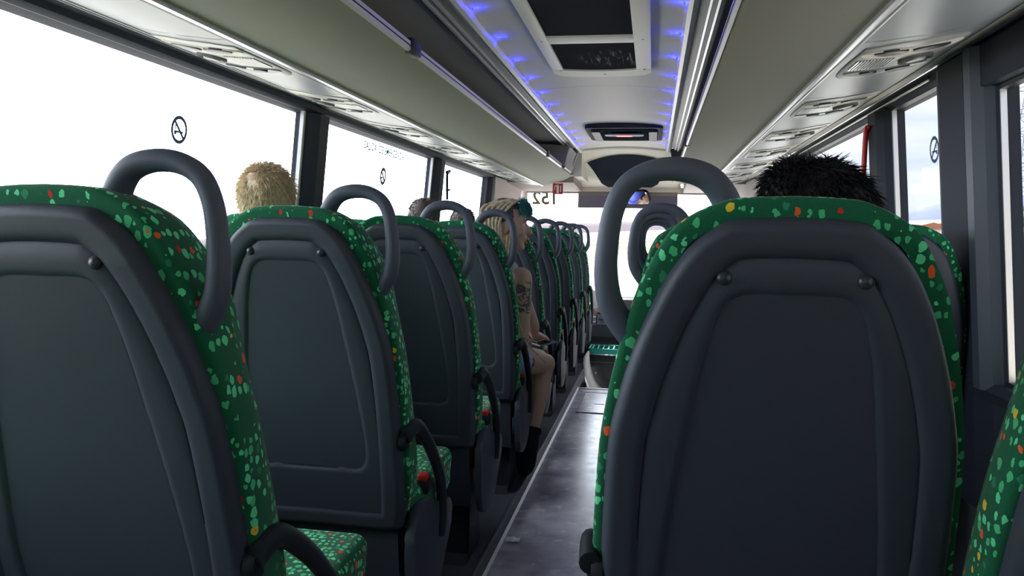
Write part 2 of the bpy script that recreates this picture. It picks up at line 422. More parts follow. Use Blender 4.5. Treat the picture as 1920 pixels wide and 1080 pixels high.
# sill ledges
def ledge(name, s, y0, y1, z):
    x = wx(z); pts = [(s * (x - .045), z - .05), (s * (x - .05), z - .02), (s * (x - .03), z), (s * (x + .02), z + .002), (s * (x + .02), z - .05)]
    return struct(prism(name, pts, 'y', y0, y1, 'frame'))
ledge('trim_12', -1, YB, 8.0, WZ0 + .02)
ledge('trim_13', 1, YB, 2.62, WZ0)
ledge('trim_14', 1, 3.62, 7.2, WZ0)
# headers above the glass: dark rail on both sides
for s, nm in ((-1, 'trim_15'), (1, 'trim_16')):
    x = wx(1.83)
    pts = [(s * (x + .05), 1.828), (s * (x - .008), 1.834), (s * (x - .022), 1.845), (s * (x - .026), 1.864), (s * (x - .045), 1.873), (s * (x - .048), 1.90), (s * (x + .05), 1.95)]
    struct(prism(nm, pts, 'y', YB, 8.3, 'frame'))
for s, nm in ((-1, 'trim_17'), (1, 'trim_18')):   # thin rails along the header
    x = wx(1.83)
    struct(box(nm, s * (x - .052) - .004, s * (x - .052) + .004, YB, 8.0, 1.868, 1.876, 'channel' if s < 0 else 'alu'))
# curtain-rail lines on the right header
struct(box('trim_19', 1.241 - .030, 1.241 - .024, 2.95, 7.0, 1.850, 1.856, 'alu'))
struct(box('trim_20', 1.241 - .031, 1.241 - .025, 2.95, 7.0, 1.860, 1.863, 'rubber'))

def pillar(name, s, y0, y1, z0, z1, m='frame', prot=.045, lean=0.0):
    """window pillar with a chamfered, raised middle"""
    w = y1 - y0
    prof = [(0, 0), (.10 * w, .55 * prot), (.28 * w, prot), (.72 * w, prot), (.90 * w, .55 * prot), (w, 0), (w, -.05), (0, -.05)]
    V = []; 
    for z, ly in ((z0, 0), (z1, lean)):
        for (a, d) in prof: V.append((s * (wx(z) - d), y0 + a - ly, z))
    n = len(prof); Fc = [(i, (i + 1) % n, n + (i + 1) % n, n + i) for i in range(n)] + [tuple(range(n)), tuple(range(2 * n - 1, n - 1, -1))]
    return struct(meshobj(name, V, Fc, m, smooth=False))
pillar('trim_21', -1, 3.42, 3.64, WZ0, 1.83)
pillar('trim_22', -1, 5.55, 5.76, WZ0, 1.83)
pillar('trim_23', -1, 7.42, 7.62, WZ0, 1.83, lean=.0)
pillar('trim_24', 1, 2.46, 2.92, .50, 1.86, prot=.05)
pillar('trim_25', 1, 3.48, 3.74, .50, 1.84)
pillar('trim_26', 1, 5.35, 5.56, WZ0, 1.84)
pillar('trim_27', -1, -1.6, -1.3, WZ0, 1.83)
pillar('trim_28', 1, -1.6, -1.3, WZ0, 1.83)
# the deep raised frame around the near right window
o = pillar('trim_29', 1, 2.47, 2.58, .88, 1.86, 'pillarlight', prot=.062)
wall_panel('trim_30', 1, YB, 2.50, 1.745, 1.86, 'frame', t0=-.04, t1=.03)

# windows
WN = [0]
def window(s, y0, y1, z0, z1, strip=True):
    WN[0] += 1
    r = bpy.data.objects.new('window_%d' % WN[0], None); COL.objects.link(r); r['kind'] = 'structure'
    wall_panel('pane', s, y0, y1, z0, z1, 'glass', t0=.018, t1=.022, kind=False, parent=r)
    # rubber seal + bright inner edge
    bm = bmesh.new(); w = .012
    def strip_box(ya, yb, za, zb, t0, t1):
        P = []
        for z in (za, zb):
            for t in (t0, t1):
                for y in (ya, yb): P.append(bm.verts.new((s * (wx(z) + t), y, z)))
        a = P
        for f in ((0, 1, 3, 2), (4, 6, 7, 5), (0, 4, 5, 1), (2, 3, 7, 6), (0, 2, 6, 4), (1, 5, 7, 3)): bm.faces.new([a[i] for i in f])
    strip_box(y0, y1, z0, z0 + w, -.004, .024); strip_box(y0, y1, z1 - w, z1, -.004, .024)
    strip_box(y0, y0 + w, z0, z1, -.004, .024); strip_box(y1 - w, y1, z0, z1, -.004, .024)
    bmobj('seal', bm, 'rubber', r, False)
    if strip:
        bm = bmesh.new()
        def sb(ya, yb, za, zb):
            P = []
            for z in (za, zb):
                for t in (-.001, .016):
                    for y in (ya, yb): P.append(bm.verts.new((s * (wx(z) + t), y, z)))
            for f in ((0, 1, 3, 2), (4, 6, 7, 5), (0, 4, 5, 1), (2, 3, 7, 6), (0, 2, 6, 4), (1, 5, 7, 3)): bm.faces.new([P[i] for i in f])
        sb(y1 - w - .022, y1 - w, z0 + w, z1 - w)
        bmobj('edge_strip', bm, 'alu', r, False)
    return r
window(-1, -.20, 3.43, WZ0 + .01, 1.845)
wall_panel('trim_48', -1, YB, -.18, WZ0, 1.86, 'wallpanel', t0=-.01)  # unseen solid wall, closes the rear of the window to keep light out
window(-1, 3.63, 5.56, WZ0 + .01, 1.845)
window(-1, 5.75, 7.43, WZ0 + .01, 1.845, False)
window(1, .0, 2.49, WZ0, 1.745)
window(1, 2.90, 3.50, .55, 1.842)
wall_panel('trim_49', 1, YB, .02, WZ0, 1.86, 'wallpanel', t0=-.01)
window(1, 3.72, 5.38, WZ0, 1.842)
window(1, 5.54, 7.2, WZ0, 1.842, False)

# stickers on the glass
def no_smoking(s, y, z, label, r=.047, lw=.26):
    root = empty('no_smoking_sticker', label, 'sticker', (s * (wx(z) + .016), y, z), 'round no smoking stickers on the windows')
    bm = bmesh.new(); n = 40
    def pt(a, b): return (-s * .0 + 0 * b - s * (-0.0) + (-s * 0.0), a, b)
    V, Fc = [], []
    for k in range(n):
        q = 2 * PI * k / n
        for rr in (r, r * (1 - lw)): V.append((s * (-.085) * rr * math.sin(q), rr * math.cos(q), rr * math.sin(q)))
    for k in range(n): Fc.append((2 * k, 2 * k + 1, 2 * ((k + 1) % n) + 1, 2 * ((k + 1) % n)))
    meshobj('ring', V, Fc, 'sticker', root, False)
    def bar(p, q, w):
        p = Vector((0, *p)); q = Vector((0, *q)); d = (q - p).normalized(); nrm = Vector((0, -d.z, d.y)) * w
        vs = [p + nrm, q + nrm, q - nrm, p - nrm]
        return [(-s * .085 * v.z, v.y, v.z) for v in vs]
    c = r * .64
    meshobj('slash', bar((-c, c), (c, -c), r * lw * .42), [(0, 1, 2, 3)], 'sticker', root, False)
    V = bar((-.62 * r, -.15 * r), (.5 * r, -.15 * r), r * .07) + bar((-.45 * r, -.0 * r), (-.45 * r, .35 * r), r * .06) + bar((-.62 * r, -.22 * r), (-.3 * r, -.22 * r), r * .14)
    meshobj('cigarette_mark', V, [(0, 1, 2, 3), (4, 5, 6, 7), (8, 9, 10, 11)], 'sticker', root, False)
    return root
no_smoking(-1, 2.49, 1.63, 'round no smoking sticker high on the large near left window')
no_smoking(-1, 4.56, 1.63, 'round no smoking sticker on the second left window under green lettering', .052, .40)
no_smoking(1, 3.05, 1.63, 'round no smoking sticker on the narrow right window')
def text_obj(name, body, size, m, mw, parent=None, extr=0.0006, bold=.016):
    cu = bpy.data.curves.new(name, 'FONT'); cu.body = body; cu.size = size; cu.align_x = 'CENTER'; cu.align_y = 'CENTER'; cu.extrude = extr; cu.offset = size * bold
    t = bpy.data.objects.new(name + '_tmp', cu); COL.objects.link(t)
    dg = bpy.context.evaluated_depsgraph_get(); me = bpy.data.meshes.new_from_object(t.evaluated_get(dg))
    bpy.data.objects.remove(t); me.transform(mw)
    o = link(name, me, m, parent, False); return o
# text lies in local XY; map x->+y (forward), y->z on left glass
zt = 1.775
mw = Matrix(((0, .085, -1, -(wx(zt) + .016)), (1, 0, 0, 4.58), (0, 1, 0, zt), (0, 0, 0, 1)))
el = empty('exit_lettering', 'pale green emergency exit lettering on the second left window', 'lettering')
for wd, yo in (('SALIDA', -.27), ('DE', -.09), ('EMERGENCIA', .155)):
    text_obj('word', wd, .062, 'sticker_text', Matrix.Translation((0, yo, 0)) @ mw, el)
# small sticker low on near right window
sk = empty('instruction_sticker', 'tiny dark emblem over a line of print low on the near right window', 'sticker', (wx(1.0) + .014, 2.36, 1.0))
box('emblem', -.001, .001, -.010, .010, .0, .035, 'black', sk, .0005)
bm = bmesh.new()
for k in range(3): add_box(bm, -.001, .001, -.03, .03, -.018 - .010 * k, -.014 - .010 * k)
bmobj('print_lines', bm, 'sticker', sk, False)

# ceiling
def ceil_z(x): return 2.19 - 0.05 * (x / .42) ** 2 * .6
V, Fc = [], []; nx, ny = 16, 2
for j in range(ny + 1):
    for i in range(nx + 1):
        x = -.46 + .92 * i / nx; V.append((x, YB + (YF - YB) * j / ny, ceil_z(x)))
for j in range(ny):
    for i in range(nx): a = j * (nx + 1) + i; Fc.append((a, a + 1, a + nx + 2, a + nx + 1))
o = struct(meshobj('ceiling', V, Fc, 'ceil', fix=False))
sm = o.modifiers.new('thick', 'SOLIDIFY'); sm.thickness = .04; sm.offset = 1 if o.data.polygons[0].normal.z > 0 else -1
_V = []
for _i in range(17):
    _x = -.40 + .80 * _i / 16; _V += [(_x, 4.800, ceil_z(_x) - .0008), (_x, 4.804, ceil_z(_x) - .0008)]
struct(meshobj('trim_31', _V, [(2 * _i, 2 * _i + 1, 2 * _i + 3, 2 * _i + 2) for _i in range(16)], 'browntrim', fix=False))
# roof skin above everything (blocks daylight), rear wall
struct(prism('trim_32', [(-1.30, 1.95), (-1.2, 2.25), (-.6, 2.34), (.6, 2.34), (1.2, 2.25), (1.30, 1.95), (1.36, 1.95), (1.25, 2.32), (.6, 2.42), (-.6, 2.42), (-1.25, 2.32), (-1.36, 1.95)], 'y', YB, 9.2, 'rackin', smooth=False))
struct(box('wall_back', -1.36, 1.36, YB - .05, YB, -.03, 1.0, 'wallpanel'))
struct(box('trim_33', -1.36, 1.36, YB - .05, YB, 1.75, 2.34, 'rackin'))

# luggage racks
def rack(s, side):
    r = empty('luggage_rack', 'long beige overhead luggage rack over the %s row of seats' % side, 'luggage rack', (0, 0, 0))
    X = lambda pts: [(s * a, b) for a, b in pts]
    lip = .515
    y1 = 7.05 if s < 0 else 7.6
    # underside shell, slightly bellied
    und = [(.79, 1.805), (.70, 1.826), (.60, 1.855), (.535, 1.888), (lip, 1.905), (lip + .004, 1.925), (.56, 1.905), (.64, 1.865), (.73, 1.845), (.80, 1.83)]
    prism('underside', X(und), 'y', YB, YF + (.0 if s < 0 else -.1), 'rack', r)
    prism('rack_floor', X([(.53, 1.925), (1.18, 1.905), (1.18, 1.890), (.55, 1.905)]), 'y', YB, YF - .1, 'rackin', r)
    prism('back_lining', X([(1.18, 1.90), (1.12, 2.17), (1.14, 2.18), (1.20, 1.90)]), 'y', YB, YF - .1, 'rackin', r)
    prism('top_lining', X([(.50, 2.155), (1.14, 2.165), (1.14, 2.18), (.50, 2.17)]), 'y', YB, YF - .1, 'rackin', r)
    prism('front_rail', X([(lip - .004, 1.900), (lip - .014, 1.906), (lip - .014, 1.934), (lip, 1.942), (lip + .018, 1.938), (lip + .02, 1.925), (lip + .006, 1.92)]), 'y', YB, y1, 'trimlight', r)
    prism('rail_groove', X([(lip - .0155, 1.917), (lip - .0155, 1.921), (lip - .012, 1.921), (lip - .012, 1.917)]), 'y', YB, y1, 'rubber', r)
    # upper channel with bright ribs
    prism('channel', X([(.452, 2.172), (.452, 2.150), (.50, 2.128), (.535, 2.125), (.54, 2.16)]), 'y', YB, YF - .3, 'channel', r)
    for k, (a, b) in enumerate(((.486, 2.128), (.512, 2.118))):
        prism('rib', X([(a, b + .012), (a - .004, b), (a + .004, b - .003), (a + .008, b + .01)]), 'y', YB, YF - .3, 'alu', r)
    pr = [(.405, 2.165), (.400, 2.145), (.408, 2.128), (.425, 2.122), (.442, 2.128), (.450, 2.145), (.450, 2.172)]
    prism('light_valance', X(pr), 'y', YB, YF - .05, 'trimlight', r)
    # front end cap, rounded in plan
    prism('end_panel', X([(.44, 2.165), (1.20, 2.18), (1.20, 1.87), (.79, 1.806), (.60, 1.855), (lip + .005, 1.91), (.47, 2.06)]), 'y', YF - .10, YF, 'rackin' if s < 0 else 'channel', r)
    if s < 0:
        # flap door near the front end with its keyhole
        d = prism('flap_door', X([(.508, 1.915), (.497, 1.925), (.480, 2.02), (.470, 2.06), (.452, 2.105), (.462, 2.11), (.482, 2.06), (.492, 2.02), (.51, 1.95)]), 'y', 7.30, 7.86, 'silver_light', r)
        box('keyhole', -.492, -.483, 7.55, 7.60, 1.998, 2.02, 'black', d)
        prism('side_panel', X([(.50, 1.94), (.46, 2.11), (1.12, 2.16), (1.17, 1.92)]), 'y', 7.26, 7.30, 'rackin', r)
        V, Fc = [], []
    # rack nose: curved skirt that closes the underside at the front
    V, Fc = [], []; n = 16
    for i in range(n + 1):
        t = i / n; x = .50 + .72 * t
        zb = 1.925 - .13 * math.sin(PI * min(1, t * 1.15 * .5 + .0)) if t < .6 else 1.805 + (t - .6) * .18
        zb = 1.905 + (1.803 - 1.905) * min(1, t / .42) ** .8 if t < .42 else 1.803 + (t - .42) * .13
        yb = YF + .10 * math.sin(PI * t)
        V += [(s * x, YF - .09, zb), (s * x, yb, zb + .006), (s * x, yb + .01, zb + .045), (s * x, YF, zb + .09)]
    for i in range(n):
        for k in range(3): a = 4 * i + k; Fc.append((a, a + 1, a + 5, a + 4))
    meshobj('nose_skirt', V, Fc, 'cream' if s < 0 else 'rack', r)
    # rail brackets
    for yb in ((2.60, 6.05) if s < 0 else (5.35,)):
        box('bracket', min(s * (lip - .022), s * (lip + .022)), max(s * (lip - .022), s * (lip + .022)), yb, yb + (.10 if s < 0 else .06), 1.898, 1.948, 'black', r, .006)
    return r
rack(-1, 'left'); rack(1, 'right')

# service panels
SP = [(.79, 1.800), (.86, 1.802), (.96, 1.812), (1.06, 1.832), (1.14, 1.858), (1.19, 1.884)]
def sp_z(x):
    for (a, za), (b, zb) in zip(SP, SP[1:]):
        if a <= x <= b: return za + (zb - za) * (x - a) / (b - a)
    return SP[-1][1]
def service(s, side):
    r = empty('service_panel', 'long silver service panel between the %s windows and luggage rack' % side, 'ceiling panel', (0, 0, 0))
    pts = [(s * a, b) for a, b in SP] + [(s * a, b + .02) for a, b in SP[::-1]]
    prism('panel', pts, 'y', YB, 8.0, 'silver', r)
    prism('inner_trim', [(s * .785, 1.795), (s * .80, 1.793), (s * .815, 1.798), (s * .815, 1.806), (s * .785, 1.81)], 'y', YB, 8.0, 'alu', r)
    prism('trim_gap', [(s * .80, 1.7925), (s * .806, 1.7925), (s * .806, 1.80), (s * .80, 1.80)], 'y', YB, 8.0, 'channel', r)
    prism('outer_trim', [(s * 1.125, 1.850), (s * 1.19, 1.872), (s * 1.20, 1.885), (s * 1.19, 1.895), (s * 1.12, 1.865)], 'y', YB, 8.0, 'rack' if s > 0 else 'silver_light', r)
    return r
service(-1, 'left'); service(1, 'right')
def pod_mesh(s):
    r = empty('passenger_service_unit', 'x', 'reading light unit', (0, 0, 0), 'service units above the seats')
    def surf(x, y, d): return Vector((s * x, y, sp_z(x) - d))
    def patch(name, outline, d0, d1, m, parent, cx, cy, scale_in=.9):
        # a low plate that follows the panel's curve
        V = [surf(x, y, -.002) for x, y in outline]; n = len(outline)
        V += [surf(x, y, d0) for x, y in outline]
        V += [surf(cx + (x - cx) * scale_in, cy + (y - cy) * scale_in, d1) for x, y in outline]
        V += [surf(cx + (x - cx) * scale_in * .5, cy + (y - cy) * scale_in * .5, d1) for x, y in outline]
        V.append(surf(cx, cy, d1)); Fc = []
        for L in range(3):
            for i in range(n): Fc.append((L * n + i, L * n + (i + 1) % n, (L + 1) * n + (i + 1) % n, (L + 1) * n + i))
        for i in range(n): Fc.append((3 * n + i, 3 * n + (i + 1) % n, 4 * n))
        return meshobj(name, V, Fc, m, parent)
    def ell(cx, cy, rx, ry, rot=0, n=28):
        return [(cx + rx * math.cos(q) * math.cos(rot) - ry * math.sin(q) * math.sin(rot), cy + rx * math.cos(q) * math.sin(rot) + ry * math.sin(q) * math.cos(rot)) for q in [2 * PI * k / n for k in range(n)]]
    body = [(.84, -.20), (.92, -.235), (1.02, -.235), (1.09, -.20), (1.10, -.12), (1.085, -.04), (1.06, .0), (1.05, .08), (1.0, .17), (.92, .20), (.85, .18), (.835, .05)]
    ph = smooth_path([(a, b, 0) for a, b in body] + [(body[0][0], body[0][1], 0)], 4)[:-1]
    patch('base_plate', [(p.x, p.y) for p in ph], .003, .005, 'silver_light', r, .96, -.02, .96)
    def dish(cy, hw, hl, m):
        o1 = [(.965 + hw * math.cos(q), cy + hl * math.sin(q) * (1.0 if math.sin(q) > 0 else .45)) for q in [2 * PI * k / 32 for k in range(32)]]
        return patch('lamp_dish', o1, .0085, .0055, m, r, .965, cy + hl * .2, .90)
    d = dish(-.155, .125, .062, 'cream')
    patch('lens', ell(.915, -.155, .042, .028), .0095, .011, 'bolt', d, .915, -.155)
    patch('lens', ell(1.015, -.150, .045, .030), .0095, .011, 'bolt', d, 1.015, -.150)
    nz = patch('air_nozzle', ell(1.015, -.015, .045, .038), .014, .006, 'channel', r, 1.015, -.015, .8)
    patch('nozzle_core', ell(1.015, -.015, .026, .02), .012, .015, 'silver', nz, 1.015, -.015)
    d2 = dish(.10, .115, .055, 'silver')
    patch('call_button', ell(.92, .105, .024, .016), .0095, .012, 'bolt', d2, .92, .105)
    patch('call_button', ell(1.0, .10, .034, .014), .0095, .011, 'bolt', d2, 1.0, .10)
    V, Fc = [], []
    for k in range(12):
        x = .850 + k * .0085; b = len(V)
        for (xx, yy) in ((x, -.075), (x + .004, -.075), (x + .004, .045), (x, .045)):
            V.append(surf(xx, yy, .004)); V.append(surf(xx, yy, .0085))
        for f in ((0, 2, 3, 1), (2, 4, 5, 3), (4, 6, 7, 5), (6, 0, 1, 7), (1, 3, 5, 7)): Fc.append(tuple(b + i for i in f))
    meshobj('speaker_grille', V, Fc, 'alu', r, False)
    # panel seam next to the unit
    V, Fc = [], []
    for i in range(9):
        x = .82 + .34 * i / 8; y = -.275 - .02 * math.sin(PI * i / 8)
        V += [surf(x, y, .0006), surf(x, y + .004, .0006)]
    for i in range(8): Fc.append((2 * i, 2 * i + 1, 2 * i + 3, 2 * i + 2))
    meshobj('seam', V, Fc, 'channel', r, False)
    return r
podL, podR = pod_mesh(-1), pod_mesh(1)
ordn = ['nearest', 'second', 'third', 'fourth', 'fifth', 'sixth', 'seventh']
for s, base in ((-1, podL), (1, podR)):
    for k in range(7):
        y = (2.27 if s < 0 else 2.44) + .83 * k
        o = base if k == 0 else copy_tree(base, (0, y, 0))
        o.location = (0, y, 0)
        o['label'] = 'silver reading light unit over the %s windows, %s' % ('left' if s < 0 else 'right', 'nearest the camera' if k == 0 else ordn[k] + ' from the camera')

# blue ceiling leds
for s in (-1, 1):
    for k in range(13):
        y = 2.14 + .457 * k
        V = []; o = disc('ceiling_led', (s * .398, y, 2.158), .006, (-s, 0, -.1), .004, 'led', seg=10, dome=.002)
        tag(o, 'small blue led along the %s edge of the ceiling' % ('left' if s < 0 else 'right'), 'light', 'blue leds along the %s ceiling edge' % ('left' if s < 0 else 'right'))
        ld = bpy.data.lights.new('led_light', 'POINT'); ld.energy = .17; ld.color = (.01, .015, 1.0); ld.shadow_soft_size = .006
        lo = bpy.data.objects.new('led_light', ld); COL.objects.link(lo); lo.location = (-s * .016, 0, -.006) + Vector((s * .398, y, 2.158)) if False else Vector((s * .382, y, 2.150))

# roof hatch with two dark mesh panels
def plate_with_curve(pts): return pts
rh = empty('roof_hatch', 'cream framed roof hatch with two dark mesh panels in the ceiling', 'roof hatch', (0, 0, 0))
X0, X1 = -.228, .275
out = [(X0, 2.35), (X1, 2.35), (X1, 4.10), (X1 - .015, 4.20), (X1 - .05, 4.26)] + [(.035 + .19 * math.cos(q), 4.26 + .07 * math.sin(q)) for q in [PI * k / 10 for k in range(11)]] + [(X0 + .05, 4.26), (X0 + .015, 4.20), (X0, 4.10)]
zc = 2.175
inA = (-.155, .200, 2.40, 3.49); inB = (-.150, .200, 3.60, 4.21)
# frame built as strips around the two panels
bm = bmesh.new()
add_box(bm, X0, -.172, 2.35, 4.15, 2.150, 2.182, .004); add_box(bm, .200, X1, 2.35, 4.15, 2.150, 2.182, .004)
add_box(bm, -.174, .202, 3.49, 3.60, 2.150, 2.182, .004); add_box(bm, -.174, .202, 2.35, 2.41, 2.150, 2.182)
bmobj('hatch_frame', bm, 'hatchframe', rh)
V, Fc = [], []; n = 24
for i in range(n + 1):
    t = i / n; x = X0 + (X1 - X0) * t; e = 1 - (2 * t - 1) ** 2
    rnd = .05 * (1 - min(1, min(t, 1 - t) / .10)) ** 2
    yo = 4.30 + .045 * e - rnd; yi = 4.15 + (.055 * e if -.174 < x < .202 else 0)
    if x < -.167 or x > .198: yi = 4.145
    V += [(x, yi, 2.152), (x, yo, 2.150), (x, yo + .004, 2.182), (x, yi, 2.182)]
for i in range(n):
    a = 4 * i
    for k in range(4): Fc.append((a + k, a + (k + 1) % 4, a + 4 + (k + 1) % 4, a + 4 + k))
meshobj('front_bow', V, Fc, 'hatchframe', rh)
def mesh_panel_mat():
    m = bpy.data.materials.new('meshpanel'); m.use_nodes = True; nt = m.node_tree; N, L = nt.nodes, nt.links; b = N['Principled BSDF']
    t = N.new('ShaderNodeTexCoord'); w = N.new('ShaderNodeTexWave'); w.inputs['Scale'].default_value = 90; w.bands_direction = 'X'; L.new(t.outputs['Object'], w.inputs[0])
    w2 = N.new('ShaderNodeTexWave'); w2.inputs['Scale'].default_value = 90; w2.bands_direction = 'Y'; L.new(t.outputs['Object'], w2.inputs[0])
    mu = N.new('ShaderNodeMath'); mu.operation = 'MULTIPLY'; L.new(w.outputs[1], mu.inputs[0]); L.new(w2.outputs[1], mu.inputs[1])
    r = N.new('ShaderNodeValToRGB'); r.color_ramp.elements[0].color = (.022, .023, .030, 1); r.color_ramp.elements[1].color = (.052, .054, .068, 1)
    L.new(mu.outputs[0], r.inputs[0])
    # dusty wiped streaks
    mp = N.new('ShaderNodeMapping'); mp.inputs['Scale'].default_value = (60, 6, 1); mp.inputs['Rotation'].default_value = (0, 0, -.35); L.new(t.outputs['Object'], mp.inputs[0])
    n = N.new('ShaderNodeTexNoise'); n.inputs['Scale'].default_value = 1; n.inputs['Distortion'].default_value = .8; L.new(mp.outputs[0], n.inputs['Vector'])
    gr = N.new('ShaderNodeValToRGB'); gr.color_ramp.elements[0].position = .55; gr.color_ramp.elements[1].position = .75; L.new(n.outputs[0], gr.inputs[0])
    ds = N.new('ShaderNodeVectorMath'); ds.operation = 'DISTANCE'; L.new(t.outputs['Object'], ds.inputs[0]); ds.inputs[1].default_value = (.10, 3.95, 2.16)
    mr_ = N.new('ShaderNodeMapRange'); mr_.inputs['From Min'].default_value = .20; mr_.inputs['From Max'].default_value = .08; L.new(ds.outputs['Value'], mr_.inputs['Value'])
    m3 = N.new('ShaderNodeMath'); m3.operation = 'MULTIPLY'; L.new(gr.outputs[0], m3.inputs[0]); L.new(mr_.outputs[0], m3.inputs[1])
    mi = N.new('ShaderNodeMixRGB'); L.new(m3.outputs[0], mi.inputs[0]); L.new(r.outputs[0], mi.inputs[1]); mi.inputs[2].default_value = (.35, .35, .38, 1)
    L.new(mi.outputs[0], b.inputs['Base Color']); b.inputs['Roughness'].default_value = .7; b.inputs['Specular IOR Level'].default_value = 0
    MATS['meshpanel'] = m
mesh_panel_mat()
box('mesh_panel', -.175, .203, 2.40, 3.495, 2.160, 2.172, 'meshpanel', rh)
box('mesh_panel', -.175, .203, 3.595, 4.21, 2.160, 2.172, 'meshpanel', rh)
for (x, y) in ((-.20, 3.545), (.24, 3.545), (-.185, 4.17), (.24, 4.17), (.035, 4.275), (-.18, 2.6), (.24, 2.6)):
    disc('screw', (x, y, 2.1505), .006, (0, 0, -1), .001, 'black', rh, seg=10)

# small front hatch / escape hatch with handle and red lamp
fh = empty('ceiling_console', 'dark grey oblong ceiling console with small red lamp near the front', 'ceiling console', (0, 0, 0))
def rounded(x0, x1, y0, y1, r, n=6):
    pts = []
    for (cx, cy, a0) in ((x1 - r, y1 - r, 0), (x0 + r, y1 - r, PI / 2), (x0 + r, y0 + r, PI), (x1 - r, y0 + r, 3 * PI / 2)):
        for k in range(n + 1): q = a0 + PI / 2 * k / n; pts.append((cx + r * math.cos(q), cy + r * math.sin(q)))
    return pts
prism('bezel', rounded(-.25, .36, 6.35, 7.20, .06), 'z', 2.150, 2.19, 'console', fh, bev=.004)
prism('tray', rounded(-.21, .32, 6.42, 7.12, .06), 'z', 2.142, 2.152, 'tv', fh)
prism('side_vent', rounded(-.205, -.14, 6.5, 7.1, .02), 'z', 2.134, 2.144, 'black', fh)
prism('side_vent', rounded(.25, .315, 6.5, 7.1, .02), 'z', 2.134, 2.144, 'black', fh)
prism('handle_bar', rounded(-.10, .21, 6.52, 6.64, .04), 'z', 2.118, 2.128, 'channel', fh, bev=.003)
prism('red_lamp', rounded(-.01, .12, 6.55, 6.61, .02), 'z', 2.112, 2.119, 'redlamp', fh)
prism('bar_stalk', rounded(-.08, -.05, 6.55, 6.61, .01), 'z', 2.126, 2.144, 'channel', fh)
prism('bar_stalk', rounded(.16, .19, 6.55, 6.61, .01), 'z', 2.126, 2.144, 'channel', fh)

# front dome over the windscreen with a dark tinted screen cover
def dome_pt(x, t):
    # t 0 at the ceiling edge, 1 at the windscreen header
    y = 8.0 + 1.15 * t ** .9; z = ceil_z(0) - .01 - .345 * t ** 1.35
    z -= .05 * (abs(x) / .6) ** 2 * (1 - t)
    return Vector((x, y, z))
V, Fc = [], []; nx, nt_ = 24, 14
for j in range(nt_ + 1):
    for i in range(nx + 1):
        hw = .47 + .13 * (j / nt_); V.append(dome_pt(-hw + 2 * hw * i / nx + .0, j / nt_))
for j in range(nt_):
    for i in range(nx): a = j * (nx + 1) + i; Fc.append((a, a + 1, a + nx + 2, a + nx + 1))
o = struct(meshobj('trim_34', V, Fc, 'cream', fix=False))
sm = o.modifiers.new('t', 'SOLIDIFY'); sm.thickness = .02; sm.offset = 1
tv = empty('tinted_screen_cover', 'dark tinted arched cover set in the cream front dome', 'screen cover', (0, 0, 0))
def dome_patch(name, f, off, m, parent, n=20):
    V, Fc = [], []
    for j in range(9):
        for i in range(n + 1): x, t = f(i / n, j / 8); p = dome_pt(x, t); V.append(p + Vector((0, -off * .55, -off * .83)))
    for j in range(8):
        for i in range(n): a = j * (n + 1) + i; Fc.append((a, a + 1, a + n + 2, a + n + 1))
    return meshobj(name, V, Fc, m, parent, fix=False)
def tvf(g):
    def f(u, v):
        top = .36 - .17 * (1 - (2 * u - 1) ** 2) - g * .6; bot = .93 + g * .5
        t = top + (bot - top) * v; hw = .43 - .14 * v + g
        if v > .85: hw -= .05 * ((v - .85) / .15) ** 2
        return (.035 - hw + 2 * hw * u, t)
    return f
dome_patch('cover_rim', tvf(.022), .004, 'cream', tv)
dome_patch('dark_panel', tvf(0), .012, 'tv', tv)

# windscreen header, side trims, pillars
struct(box('trim_35', -1.25, 1.25, 9.10, 9.20, 1.79, 1.86, 'cream', bev=.01))
struct(box('trim_36', -1.25, 1.25, 9.095, 9.11, 1.785, 1.793, 'browntrim'))
struct(prism('trim_37', [(8.12, 1.93), (8.12, 1.84), (9.10, 1.80), (9.10, 1.90)], 'x', -1.22, -.50, 'browntrim', smooth=False))
struct(prism('trim_38', [(8.12, 1.93), (8.12, 1.84), (9.10, 1.80), (9.10, 1.90)], 'x', .62, 1.22, 'pinktrim', smooth=False))
struct(box('trim_39', -1.30, -.42, 8.10, 9.2, 1.90, 2.25, 'cream'))
struct(box('trim_40', .50, 1.30, 8.10, 9.2, 1.90, 2.25, 'cream'))
# curved light quarter panels between the last side window and the windscreen
def quarter(name, s):
    V = [(s * wx(1.85), 7.60, 1.86), (s * 1.20, 8.95, 1.86), (s * wx(1.35), 7.72, 1.35), (s * 1.24, 8.85, 1.35), (s * wx(.8), 7.75, .3), (s * 1.26, 8.85, .3)]
    o = struct(meshobj(name, V, [(0, 1, 3, 2), (2, 3, 5, 4)], 'pinktrim', smooth=False)); sm = o.modifiers.new('t', 'SOLIDIFY'); sm.thickness = .04
quarter('trim_41', -1); quarter('trim_42', 1)
for s, nm in ((-1, 'trim_43'), (1, 'trim_44')):
    V, Fc = tube_vf(smooth_path([(s * 1.17, 9.1, 1.83), (s * 1.20, 9.25, 1.4), (s * 1.24, 9.4, .9), (s * 1.25, 9.5, .4)], 4), .05, 10)
    struct(meshobj(nm, V, Fc, 'pinktrim'))
wsr = bpy.data.objects.new('window_8', None); COL.objects.link(wsr); wsr['kind'] = 'structure'
V = [(-1.2, 9.15, 1.80), (1.2, 9.15, 1.80), (-1.25, 9.55, .25), (1.25, 9.55, .25)]
o = meshobj('pane', V, [(0, 1, 3, 2)], 'glass', wsr, False)
def ws_y(z): return 9.15 + (1.80 - z) * .4 / 1.55
struct(box('trim_45', -1.3, 1.3, 9.4, 9.6, -.5, .26, 'dash'))
